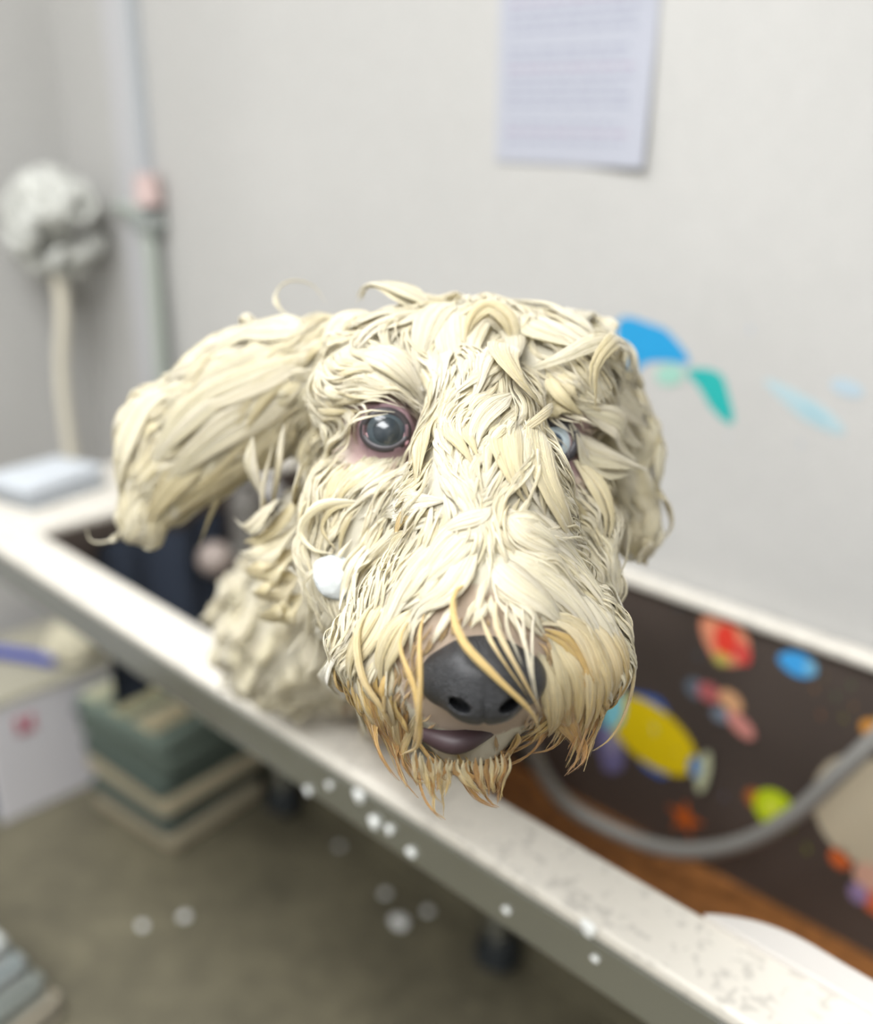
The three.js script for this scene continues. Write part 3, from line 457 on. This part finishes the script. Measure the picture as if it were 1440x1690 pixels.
function guide(pool, pts, wpx, col = 'c', o = {}) {
  const n0 = pts.length, Q = pts.map(([x, y, l], i) => { const p = on(x, y), f = i / (n0 - 1), lift = l !== undefined ? (i ? l * 0.8 : Math.min(l, 0.1)) : (-0.05 + 0.5 * Math.sin(Math.PI * Math.min(1, f * 0.85 + 0.04))) * (o.lift ?? 1.15); return p.addScaledVector(grad(p), lift); });
  if (o.t) Q.forEach((q, i) => { const f = i / (n0 - 1); const want = mix(o.t[0], o.t[1], f); q.multiplyScalar(want / -q.z); });
  const P = spine(Q, o.seg ?? 20), N = P.map((p) => grad(p)), w = wpx / FPX * -P[Math.floor(P.length / 2)].z, th = Math.min(w * (o.flat ?? 0.3), 0.3);
  const [a, b] = COL[col]; if (!o.noflow) for (let i = 0; i < P.length - 1; i += 2) flow.push([P[i], P[i + 1].clone().sub(P[i]).normalize(), w]);
  const k = Math.max(1, Math.round(o.split ?? w * 5.5)); // a broad lock is several wet strings side by side
  const T = V(0, 0, 0), B = V(0, 0, 0);
  for (let q = 0; q < k; q++) {
    const off = k === 1 ? 0 : mix(-0.75, 0.75, q / (k - 1)) + rr(-0.1, 0.1), ph = rr(0, 6.28), cut = Math.round((P.length - 1) * rr(k > 1 ? 0.78 : 1, 1)), lift = rr(-0.06, 0.1);
    const R = P.slice(0, cut + 1).map((p, i) => { T.copy(P[Math.min(P.length - 1, i + 1)]).sub(P[Math.max(0, i - 1)]).normalize(); B.crossVectors(T, N[i]).normalize(); const f = i / (P.length - 1), pr = lockProf(f) * 0.9; return p.clone().addScaledVector(B, off * w * pr + 0.07 * Math.sin(ph + f * 5) * (k > 1 ? 1 : 0.3)).addScaledVector(N[i], lift * (k > 1 ? 1 : 0)); });
    const ww = k === 1 ? w : w / k * 1.9, c0 = tint(a, 0.05), c1 = tint(b, 0.05), hh = k === 1 ? th : Math.max(th * 0.35, ww * 0.25);
    pools[pool].add(R, N, ww, hh, 10, o.prof ?? lockProf, c0, c1);
    strands(pools[pool], R, N, ww, hh, Math.round((o.hairs ?? 7) + ww * 70), c0, c1, o.loose ?? 1);
  }
}
const G = (pool, w, col, ...pts) => guide(pool, pts, w, col);
const GO = (pool, w, col, o, ...pts) => guide(pool, pts, w, col, o);
// crown
GO('head', 24, 'w', { t: [56.5, 58.5] }, [710, 508], [660, 488], [612, 486], [578, 520]);
GO('head', 14, 'c', { t: [56.5, 59] }, [690, 512], [640, 500, 1.3], [606, 508, 1.3], [596, 535, 0.7]);
G('head', 25, 'w', [770, 500], [725, 520], [700, 560], [690, 610], [700, 650]);
G('head', 24, 'w', [760, 498], [745, 540], [755, 600], [765, 650], [745, 700]);
G('head', 22, 'w', [720, 505], [660, 540], [615, 560], [580, 585]);
G('head', 20, 'w', [700, 520], [640, 530], [600, 545], [565, 560]);
G('head', 22, 'w', [830, 495], [900, 515], [965, 555], [1010, 600]);
G('head', 20, 'c', [930, 525], [975, 532], [1000, 560], [1005, 590]);
GO('head', 10, 'd', { flat: 0.9 }, [850, 580], [832, 550, 1.2], [800, 536, 1.5], [774, 552, 1.2], [768, 595, 0.5]);
G('head', 9, 'c', [835, 560, 0.4], [800, 548, 1.0], [782, 570, 0.9], [785, 612, 0.4]);
G('head', 24, 'c', [870, 520], [930, 555], [980, 595], [1015, 640]);
G('head', 20, 'w', [840, 510], [870, 550], [920, 570], [975, 580]);
G('head', 18, 'w', [800, 500], [830, 530], [850, 570], [840, 620]);
GO('head', 5, 'c', { noflow: 1, t: [62, 62] }, [500, 530], [465, 520], [458, 500], [480, 478], [515, 480], [538, 505]);
G('head', 18, 'c', [620, 520], [570, 545, 1.0], [540, 580, 0.8], [520, 600]);
G('head', 14, 'd', [600, 555], [560, 560], [525, 580], [500, 610]);
// near brow
G('head', 17, 'c', [585, 582], [640, 603, 1.0], [685, 640, 0.9], [702, 692, 0.3]);
G('head', 15, 'c', [572, 606], [630, 628], [676, 655], [697, 700, 0.25]);
G('head', 9, 'c', [560, 620], [600, 638], [645, 648], [670, 660]);
G('head', 9, 'w', [600, 570], [650, 590], [690, 625], [712, 660]);
G('head', 8, 'c', [533, 632], [558, 650], [605, 654]);
G('head', 14, 'd', [520, 662], [565, 655], [615, 660, 0.4], [665, 676, 0.25]);
G('head', 12, 'd', [515, 690], [550, 680], [590, 682, 0.3], [620, 682, 0.2]);
G('head', 20, 'c', [720, 540], [725, 590], [735, 640], [715, 690]);
G('head', 14, 'd', [690, 570], [715, 610], [722, 660], [708, 700]);
// temple and cheek
G('head', 17, 'c', [545, 625], [512, 665], [490, 720], [478, 780]);
G('head', 15, 'd', [560, 640], [530, 690], [512, 740], [505, 790]);
G('head', 13, 'd', [540, 730], [520, 760], [505, 800], [495, 850]);
GO('head', 13, 'c', { flat: 0.6 }, [498, 765], [505, 830, 0.9], [497, 900, 0.9], [508, 950, 0.7], [532, 990, 0.3]);
G('head', 10, 'd', [520, 780], [525, 830], [518, 880], [520, 930]);
GO('head', 8, 'c', { flat: 0.8 }, [605, 828], [545, 838, 1.0], [522, 878, 1.2], [535, 906, 1.0], [562, 914, 0.5]);
G('head', 6, 'd', [603, 832], [560, 840, 0.6], [543, 872, 0.7], [562, 910, 0.4]);
G('head', 6, 'd', [590, 835], [574, 862, 0.4], [563, 912, 0.3]);
GO('head', 4, 'w', { loose: 2 }, [650, 682, 0.75], [612, 690, 0.9], [585, 715, 0.9], [535, 736, 0.5]);
GO('head', 3, 'w', { loose: 2 }, [640, 684, 0.8], [605, 700, 0.9], [575, 722, 0.8]);
GO('head', 2.2, 'w', {}, [586, 671, 0.6], [625, 678, 0.9], [660, 686, 0.8]);
for (let i = 0; i < 9; i++) G('head', 9, i % 3 ? 'c' : 'd', [655 - i * 12 + rr(-4, 4), 764 + rr(-4, 6), 0.08], [630 - i * 11, 785 + i, 0.3], [596 - i * 8, 805 + i * 3, 0.35], [570 - i * 5, 835 + i * 3, 0.2]);
G('head', 12, 'c', [690, 770], [650, 800], [610, 815], [575, 850]);
for (const dx of [0, 12, 24]) G('head', 8, 'c', [612 + dx, 890, 0.4], [594 + dx, 935, 1.3], [584 + dx, 975, 1.2], [572 + dx, 1015, 0.5]);
G('head', 4, 'c', [560, 912, 0.5], [540, 940, 1.3], [524, 968, 1.0], [540, 992, 0.6]);
for (let i = 0; i < 22; i++) { const x = 602 + i * 3.4 + rr(-3, 3); G('head', 2.4, 'w', [x, 750 + 4 * Math.sin(i / 21 * Math.PI) + rr(-2, 3), 0.06], [x - 7 + rr(-3, 3), 762, 0.2], [x - 20 + rr(-6, 6), 782 + rr(-4, 6), 0.2]); }
// curls behind the cheek
for (const [w, ...p] of [[15, [418, 720], [415, 765], [435, 820], [450, 880]], [14, [470, 700], [455, 760], [450, 820], [460, 880]], [10, [462, 825], [436, 860], [400, 862], [380, 848]], [14, [505, 815], [475, 860], [430, 902], [394, 900]], [15, [500, 860], [465, 905], [415, 925], [390, 905]], [15, [500, 905], [462, 940], [420, 950], [392, 935]], [15, [500, 945], [470, 975], [430, 985], [405, 970]], [14, [505, 980], [480, 1010], [440, 1020], [410, 1010]], [13, [450, 740], [430, 790], [428, 840], [445, 890]], [13, [515, 970], [512, 1020], [495, 1060], [470, 1090]], [12, [528, 990], [530, 1040], [520, 1090], [500, 1120]]]) guide('head', p, w, rnd() < 0.5 ? 'd' : 'c', { t: [58.5, 62], split: 2 });
// bridge of the nose and forehead peaks
G('head', 24, 'd', [742, 668], [715, 715], [702, 770], [690, 825]);
G('head', 16, 'd', [752, 672], [758, 715], [775, 748], [796, 790]);
G('head', 20, 'd', [852, 690], [832, 735], [842, 790], [875, 850]);
G('head', 20, 'd', [890, 682], [880, 735], [888, 795], [920, 860], [960, 920]);
G('head', 8, 'd', [850, 725, 0.6], [878, 692, 1.0], [908, 660, 1.3]);
G('head', 14, 'c', [842, 650], [812, 685], [790, 725], [780, 770]);
G('head', 10, 'c', [825, 655], [790, 680], [765, 705]);
G('head', 14, 'c', [868, 700], [855, 745], [865, 800], [900, 860]);
for (let i = 0; i < 16; i++) { const s = i % 2 ? 1 : -1; G('head', 4, 'c', [786 + s * rr(18, 40), 765 + i * 4, 0.3], [786 + s * 12, 778 + i * 4, 0.35], [788 + s * rr(0, 4), 792 + i * 3.5, 0.15]); }
// far brow, and the bridge hair that hides part of the far eye
GO('head', 13, 'd', { t: [50.2, 49.2] }, [872, 672], [882, 700], [884, 740], [884, 790], [905, 850]);
GO('head', 9, 'c', { t: [50, 49.4] }, [862, 690], [872, 725], [874, 770], [885, 820]);
G('head', 24, 'd', [838, 565], [826, 615, 1.1], [848, 655, 1.1], [885, 692, 0.7]);
G('head', 16, 'c', [815, 570], [795, 610], [790, 650], [770, 690]);
G('head', 16, 'c', [830, 575], [805, 620], [770, 650], [735, 672]);
G('head', 11, 'w', [868, 612], [920, 602, 1.2], [962, 588, 1.5], [1000, 590, 1.5], [1022, 618, 0.9]);
GO('head', 15, 'd', { flat: 0.7 }, [1015, 600, 1.0], [980, 592, 2.0], [957, 622, 2.3], [955, 668, 2.2], [925, 703, 1.5]);
G('head', 20, 'd', [880, 625], [895, 662, 1.1], [918, 690, 1.2], [945, 704, 1.0]);
G('head', 20, 'd', [905, 610], [930, 650, 1.1], [945, 690, 1.0]);
GO('head', 20, 'c', { t: [56, 60] }, [965, 598], [1010, 640], [1048, 678], [1078, 692]);
GO('head', 16, 'c', { t: [55, 59] }, [965, 640], [1005, 662], [1042, 690], [1072, 705]);
GO('head', 15, 'c', { t: [53.5, 57] }, [955, 672], [1000, 690, 1.0], [1025, 730, 1.0], [1058, 772, 0.6]);
GO('head', 13, 'c', { t: [53, 56.5] }, [938, 702, 0.9], [980, 728, 1.0], [1025, 758, 0.9], [1062, 776, 0.6]);
GO('head', 11, 'c', { t: [53, 56.5] }, [948, 715, 0.6], [985, 755, 0.8], [1018, 782, 0.8], [1052, 778, 0.5]);
GO('head', 14, 'w', { t: [54, 58] }, [962, 655], [1000, 680], [1030, 715], [1062, 745]);
// far cheek and ear
for (const [w, ...p] of [[20, [920, 800], [948, 850], [980, 900], [992, 935]], [18, [945, 760], [975, 810], [992, 860], [990, 915]], [18, [985, 770], [1010, 820], [1012, 880], [1003, 950]], [14, [1055, 785], [1085, 825], [1095, 870], [1070, 905]], [10, [1035, 850], [1050, 895], [1068, 930]], [12, [1022, 860], [1018, 925], [1006, 972]], [13, [1060, 700], [1078, 750], [1072, 800], [1085, 840]], [13, [1030, 640], [1062, 690], [1076, 740], [1060, 790]], [12, [1040, 800], [1065, 840], [1062, 890], [1040, 930]]]) guide('head', p, w, 'd', { lift: 1 });
// muzzle
for (const [w, c, ...p] of [
  [24, 'c', [765, 850], [695, 868], [640, 905], [595, 960], [560, 1020], [530, 1070]], [24, 'c', [772, 880], [722, 912], [678, 965], [645, 1025], [612, 1085]], [24, 'c', [790, 860], [750, 900], [715, 950], [680, 1000]],
  [26, 'c', [835, 875], [890, 895], [945, 945], [992, 1005], [1032, 1045]], [26, 'c', [805, 900], [855, 932], [920, 982], [970, 1040], [1002, 1095]], [22, 'c', [800, 905], [835, 950], [890, 1000], [935, 1045]], [20, 'c', [785, 900], [765, 945], [742, 985], [700, 1012], [676, 1060]],
  [17, 'c', [742, 826], [692, 834], [640, 850], [598, 875]], [14, 'c', [705, 800], [662, 814], [622, 838], [590, 855]], [12, 'c', [815, 862], [868, 868], [918, 886]], [18, 'c', [905, 845], [950, 900], [998, 968], [1025, 1010]], [16, 'c', [880, 840], [925, 890], [965, 940], [1000, 990]],
  [18, 'c', [600, 930], [565, 1000], [528, 1058], [522, 1085]], [18, 'c', [640, 955], [600, 1020], [562, 1080], [575, 1150]], [16, 'd', [650, 970], [625, 1030], [590, 1090], [590, 1150]], [14, 'd', [690, 1000], [665, 1040], [640, 1090], [635, 1140]],
  [18, 'c', [945, 960], [985, 1020], [1010, 1070], [1018, 1110]], [16, 'c', [810, 830], [800, 860], [760, 880], [700, 900]], [16, 'c', [830, 840], [850, 870], [900, 900], [940, 930]], [10, 'y', [720, 840], [680, 850], [665, 880], [668, 900]], [14, 'c', [760, 920], [720, 950], [690, 990], [640, 1010]], [16, 'c', [850, 900], [880, 930], [920, 950], [960, 1000]]]) guide('muzzle', p, w, c, { lift: 0.75 });
for (const [w, c, ...p] of [
  [7, 'y', [640, 975, 0.4], [608, 1040, 0.8], [615, 1110, 0.9], [640, 1152, 0.8], [657, 1195, 0.6]], [6, 'Y', [642, 1030, 0.4], [630, 1085, 0.8], [645, 1150, 0.9], [661, 1205, 0.6]],
  [5, 'Y', [678, 1022, 0.6], [690, 1062, 1.6], [719, 1108, 2.2], [725, 1140, 2.4], [714, 1172, 2.2], [688, 1212, 1.5]], [4.5, 'Y', [704, 1008, 0.6], [722, 1050, 1.8], [729, 1100, 2.4], [724, 1142, 2.5], [700, 1200, 1.8]],
  [6.5, 'Y', [778, 958, 0.5], [757, 992, 1.0], [770, 1050, 1.9], [810, 1092, 2.4], [848, 1130, 2.4], [868, 1166, 1.9]], [4.5, 'y', [818, 982, 0.5], [814, 1040, 1.6], [838, 1090, 2.2], [866, 1142, 2.0]],
  [2.6, 'c', [842, 1000, 0.4], [845, 1045, 1.3], [855, 1092, 1.8], [864, 1135, 1.8]], [2.2, 'c', [880, 1000, 0.4], [862, 1055, 1.2], [857, 1105, 1.8], [862, 1130, 1.8]], [2.6, 'y', [790, 1005, 0.5], [808, 1060, 1.9], [848, 1118, 2.2]], [2.2, 'c', [862, 990, 0.4], [850, 1040, 1.2], [850, 1085, 1.8], [860, 1125, 1.8]], [2, 'c', [835, 990, 0.4], [828, 1040, 1.5], [842, 1085, 2.0]]]) guide('beard', p, w, c, { noflow: 1, hairs: 5, flat: 0.8 });
// beard, near side
for (const [w, c, ...p] of [
  [9, 'o', [540, 1085], [578, 1158], [602, 1212], [640, 1262], [672, 1303]], [12, 'o', [592, 1120], [618, 1180], [640, 1242], [688, 1312]], [9, 'O', [640, 1172], [660, 1225], [668, 1268], [692, 1314]], [9, 'o', [610, 1130], [630, 1190], [655, 1250], [680, 1290]], [7, 'y', [570, 1130], [600, 1190], [625, 1235], [650, 1280]], [7, 'O', [660, 1160], [670, 1210], [672, 1250], [700, 1300]], [6, 'y', [690, 1170], [680, 1200], [672, 1235], [678, 1280]], [8, 'y', [560, 1095], [590, 1150], [610, 1195], [630, 1240]], [8, 'y', [625, 1110], [645, 1160], [655, 1210], [665, 1255]]]) guide('beard', p, w, c, { hairs: 12, loose: 2, lift: 0.8 });
// beard, far side
for (const [w, c, ...p] of [
  [14, 'y', [885, 1030], [915, 1026], [952, 1052], [980, 1110], [986, 1172], [972, 1232]], [12, 'o', [895, 1042], [932, 1062], [962, 1120], [976, 1182], [958, 1250], [908, 1297]], [15, 'y', [935, 1000], [980, 1058], [1000, 1112], [986, 1172], [974, 1222]], [9, 'y', [1008, 1040], [1036, 1088], [1026, 1150], [1002, 1208], [976, 1236]], [11, 'o', [900, 1100], [920, 1160], [945, 1210], [940, 1245]], [11, 'o', [900, 1130], [930, 1182], [952, 1232], [922, 1285]], [9, 'O', [895, 1165], [897, 1198], [868, 1232], [832, 1262]], [22, 'y', [905, 1050], [932, 1110], [940, 1175], [935, 1210]], [20, 'y', [890, 1080], [905, 1130], [915, 1175], [905, 1210]], [14, 'y', [950, 1040], [968, 1100], [972, 1160], [960, 1215]], [9, 'O', [935, 1150], [955, 1200], [960, 1240], [935, 1275]], [12, 'y', [975, 1010], [1010, 1060], [1022, 1110], [1012, 1160]], [7, 'O', [915, 1180], [925, 1205], [900, 1225], [868, 1240]]]) guide('beard', p, w, c, { hairs: 10, loose: 1.8, lift: 0.8 });
// chin
for (const [w, c, ...p] of [
  [5, 'O', [690, 1248], [704, 1290], [720, 1320], [736, 1348]], [5, 'y', [712, 1252], [716, 1290], [725, 1325], [735, 1345]], [5, 'y', [740, 1252], [731, 1300], [733, 1342]], [10, 'O', [745, 1255], [775, 1288], [800, 1310], [824, 1329]], [8, 'O', [772, 1250], [792, 1285], [806, 1308], [822, 1327]], [7, 'O', [800, 1238], [812, 1270], [815, 1300], [818, 1322]], [7, 'O', [822, 1215], [824, 1255], [814, 1285], [810, 1305]], [8, 'y', [690, 1222], [690, 1245], [700, 1270], [712, 1300]], [8, 'O', [806, 1216], [800, 1245], [798, 1270], [806, 1296]], [5, 'y', [725, 1252], [722, 1290], [730, 1320]]]) guide('beard', p, w, c, { hairs: 14, loose: 2.5, t: [47.2, 46.4] });
for (let i = 0; i < 30; i++) { const x = mix(684, 836, i / 29) + rr(-3, 3); guide('beard', [[x, 1240 + 10 * Math.sin(Math.PI * i / 29) + rr(-2, 3), 0.2], [mix(x, 755, 0.05), 1256 + rr(-3, 4), 0.5], [mix(x, i < 13 ? 722 : 800, 0.35) + rr(-4, 4), 1276 + rr(-5, 8), 0.5], [mix(x, i < 13 ? 730 : 812, 0.6) + rr(-4, 4), 1292 + rr(-12, 22), 0.3]], rr(2.5, 5), 'yOy'[i % 3], { hairs: 8, loose: 2, noflow: 1, t: [44.9, 46] }); }
for (let i = 0; i < 22; i++) { const f = rnd(); guide('beard', [[mix(560, 690, f) + rr(-8, 8), mix(1085, 1150, f) + rr(-12, 12)], [mix(590, 680, f), mix(1150, 1200, f)], [mix(625, 685, f), mix(1200, 1240, f)], [mix(655, 705, f) + rr(-8, 8), mix(1275, 1300, f) + rr(-25, 12)]], rr(3, 6), 'yoO'[i % 3], { hairs: 8, loose: 2, lift: 0.7, noflow: 1 }); }
for (let i = 0; i < 26; i++) { const f = rnd(); guide('beard', [[mix(880, 985, f) + rr(-8, 8), mix(1090, 1050, f) + rr(-14, 14)], [mix(905, 1005, f), mix(1140, 1110, f)], [mix(915, 990, f), mix(1185, 1175, f)], [mix(895, 965, f) + rr(-10, 10), mix(1225, 1260, f) + rr(-25, 20)]], rr(3, 6), 'yoy'[i % 3], { hairs: 8, loose: 2, lift: 0.7, noflow: 1 }); }
// near ear
for (const [w, c, ...p] of [
  [26, 'w', [560, 525], [485, 548], [405, 562], [330, 602], [255, 650]], [28, 'c', [545, 575], [455, 615], [372, 650], [292, 690], [225, 745]], [28, 'c', [520, 615], [440, 672], [362, 720], [292, 780], [238, 850]], [26, 'd', [482, 660], [432, 725], [372, 780], [308, 825], [236, 893]], [24, 'w', [305, 632], [245, 672], [214, 738], [207, 805], [222, 885]], [20, 'c', [430, 535], [380, 558], [320, 606], [262, 640]], [24, 'w', [420, 620], [350, 660], [285, 720], [235, 800]], [20, 'd', [440, 730], [390, 775], [330, 815], [265, 870]], [22, 'd', [350, 740], [290, 790], [255, 840], [238, 896]], [18, 'd', [510, 590], [440, 640], [400, 700], [370, 760]], [18, 'w', [480, 560], [420, 600], [360, 625], [300, 660]]]) guide('ear', p, w, c, { lift: 1.1 });
guide('ear', [[222, 845], [196, 884], [163, 888], [145, 866]], 6, 'c', { noflow: 1, t: [66, 66] });
guide('ear', [[395, 770], [345, 828], [325, 900]], 6, 'd', { noflow: 1, t: [65, 66] });
guide('ear', [[425, 545], [405, 535], [400, 555]], 10, 'c', { noflow: 1 });

// the coat between the drawn locks follows them
function flowAt(p, n, out) {
  out.set(0, 0, 0); let W = 1e-4;
  for (const [q, d, w] of flow) { const r = p.distanceToSquared(q); if (r > 25) continue; const k = Math.exp(-r / 2.2); out.addScaledVector(d, k); W += k; }
  if (W < 0.02) out.addScaledVector(V(-0.15 + 0.5 * (p.x - (-1)) / 15, -1, 0.1), 0.05);
  out.addScaledVector(n, -out.dot(n)); if (out.lengthSq() < 1e-8) out.set(0, -1, 0); return out.normalize();
}
const covers = (p) => { const px = 720 + p.x / -p.z * FPX, py = 845 - p.y / -p.z * FPX; return (((px - 797) / 100) ** 2 + ((py - 1122) / 84) ** 2 < 1) || (((px - 752) / 60) ** 2 + ((py - 1224) / 19) ** 2 < 1) || (((px - 636) / 37) ** 2 + ((py - 713) / 31) ** 2 < 1); };
const relief = (p) => Math.sin(1.7 * p.x + 1.2 * Math.sin(0.9 * p.y + 0.4 * p.z)) * Math.sin(1.5 * p.y + 1.4 * Math.sin(1.1 * p.x));
function grow(pool, p0, len, w, lift, col0, col1, seg = 9, hairs = 2, base = -0.05, dense = 60, wave = 0.22) {
  const P = [], N = [], d = V(0, 0, 0), n = V(0, 0, 0), B = V(0, 0, 0), ph = rr(0, 6.28), fr = rr(1.2, 2.4), am = rr(0.05, 0.35), tw = rr(-0.15, 0.15); let p = p0.clone(), stop = false;
  for (let s = 0; s < seg; s++) {
    grad(p, n); flowAt(p, n, d); B.crossVectors(d, n); d.addScaledVector(B, 0.55 * Math.sin(p.x * 1.25 + 0.9 * Math.sin(p.y * 0.8) + p.z * 0.5) * Math.sin(p.y * 1.15 + 1.3 * Math.sin(p.x * 0.7)) + tw + am * Math.cos(ph + s / seg * 6.28 * fr * 0.5)).normalize();
    const f = s / (seg - 1), L = lift * Math.sin(Math.PI * Math.min(1, 0.12 + f * 0.8)) + base * Math.min(1, 0.3 + f * 3) + wave * relief(p) * Math.min(1, f * 3); p.addScaledVector(n, L - sdf(p.x, p.y, p.z, false));
    if (eyeDist(p) < 1.5 || p.distanceTo(NOSE) < 2.3 || covers(p)) break;
    P.push(p.clone()); N.push(n.clone()); p.addScaledVector(d, len / seg);
  }
  if (P.length < 4) return;
  pools[pool].add(P, N, w, w * rr(0.25, 0.4), 7, lockProf, col0, col1); strands(pools[pool], P, N, w, w * 0.35, Math.round(hairs + w * dense), col0, col1, 1.2);
}
function sampleNet(net, count, test, each) {
  const { P, I } = net, v = (k) => V(P[k * 3], P[k * 3 + 1], P[k * 3 + 2]); let done = 0, tries = 0; const m = I.length / 3;
  while (done < count && tries++ < count * 30) { const t = Math.floor(rnd() * m) * 3, a = rnd(), b = rnd(), s = Math.sqrt(a), p = v(I[t]).multiplyScalar(1 - s).addScaledVector(v(I[t + 1]), s * (1 - b)).addScaledVector(v(I[t + 2]), s * b); if (!test(p)) continue; each(p); done++; }
}
const isEar = (p) => p.x / -p.z * FPX + 720 < 520 && -p.z < 70 && p.y > -3;
const EYE_VEC = V(0, 0, 0);
const facing = (p) => { grad(p, EYE_VEC); return -(EYE_VEC.dot(p)) / p.length() > -0.35; };
sampleNet(headNet, 4000, (p) => -p.z < 74 && facing(p) && eyeDist(p) > 1.5 && p.distanceTo(NOSE) > 2.5, (p) => {
  const px = 720 + p.x / -p.z * FPX, py = 845 - p.y / -p.z * FPX, e = eyeDist(p), ear = isEar(p), muz = -p.z < 51 && py > 800, beard = muz && py > 1090, near = e < 3 && p.z > -56;
  const snout = p.distanceTo(NOSE) < 4.2 && py > 1000;
  let c0 = tint(rnd() < 0.5 ? CREAM : CREAM2), c1 = tint(CREAM, 0.08), len = rr(2.4, 4.4), w = rr(0.12, 0.26), lift = rr(0.15, 0.42);
  if (near) { len = rr(0.7, 1.6); w = rr(0.05, 0.1); lift = 0.16; c0 = tint(hex('#d9c6bd')); c1 = tint(hex('#e6dccb')); }
  else if (snout) { len = rr(0.9, 1.8); w = rr(0.05, 0.1); lift = 0.15; c0 = tint(hex('#d8bd98')); c1 = tint(hex('#dcc492')); }
  else if (beard) { c0 = tint(YEL); c1 = tint(py > 1180 ? ORA : YEL); len = rr(2, 3.6); w = rr(0.08, 0.18); }
  else if (muz) { lift = rr(0.15, 0.4); w = rr(0.1, 0.22); }
  else if (ear) { len = rr(3, 5.5); w = rr(0.2, 0.4); lift = rr(0.2, 0.5); }
  else if (-p.z > 62) { len = rr(3, 5); w = rr(0.3, 0.55); lift = rr(0.2, 0.7); }
  grow(ear ? 'ear' : beard || snout ? 'beard' : muz ? 'muzzle' : 'head', p, len, w, lift, c0, c1, 9, 3, -0.05, 60, muz ? 0.1 : 0.2);
});
// finer strings of hair lying over the locks
sampleNet(headNet, 2300, (p) => -p.z < 70 && facing(p) && eyeDist(p) > 2.3 && p.distanceTo(NOSE) > 4.4 && 845 - p.y / -p.z * FPX < 1090, (p) => {
  const py = 845 - p.y / -p.z * FPX, ear = isEar(p), muz = -p.z < 51 && py > 800;
  grow(ear ? 'ear' : muz ? 'muzzle' : 'head', p, rr(2.5, 5), rr(0.04, 0.1), rr(0.1, 0.3), tint(rnd() < 0.6 ? CREAM : CREAM2, 0.09), tint(CREAM, 0.06), 10, 2, muz ? 0.16 : 0.2);
});
sampleNet(lowNet, 1700, (p) => -p.z < 112 && p.y > -36 && facing(p) && sdf(p.x, p.y, p.z, false) < 0.5, (p) => grow('body', p, rr(3.5, 6.5), rr(0.25, 0.5), rr(0.3, 0.9), tint(CREAM), tint(CREAM), 8, 2, -0.05, 14, 0.8));
pools.head.build('head_fur', 'wet cream wavy locks on crown, brows and cheeks');
pools.muzzle.build('muzzle_fur', 'wet pale fur combed over the muzzle');
pools.beard.build('beard', 'yellow-stained stringy beard and moustache');
pools.ear.build('ear_fur', 'wet cream fur on the flung-out ear');
pools.body.build('chest_fur', 'thick cream chest and body fur');
// lather on the cheek
{
  const c = on(563, 953), n = grad(c), g = new THREE.IcosahedronGeometry(1, 5), p = g.attributes.position;
  for (let i = 0; i < p.count; i++) { const v = V(p.getX(i), p.getY(i), p.getZ(i)), k = 1 + 0.06 * Math.sin(v.x * 4 + 1) * Math.cos(v.y * 5) + 0.02 * Math.sin(v.x * 17) * Math.sin(v.y * 15 + v.z * 13); p.setXYZ(i, v.x * k * 1.25 - 0.25 * v.y, v.y * k * 1.15, v.z * k * 0.6); }
  const w = toRoom(c.addScaledVector(n, 0.3)); const a = p; for (let i = 0; i < a.count; i++) { const q = V(0, 0, 0).addScaledVector(RGT, a.getX(i) / 100).addScaledVector(UPV, a.getY(i) / 100).addScaledVector(FWD, -a.getZ(i) / 100); a.setXYZ(i, q.x, q.y, q.z); } g.computeVertexNormals();
  solo('lather_blob', g, mat('#d3d8d8', 0.55, { bumpMap: terry, bumpScale: 0.0006 }), 'white blob of soap lather on the dog\'s cheek', 'foam', [w.x, w.y, w.z]);
}
renderer.render(scene, camera);
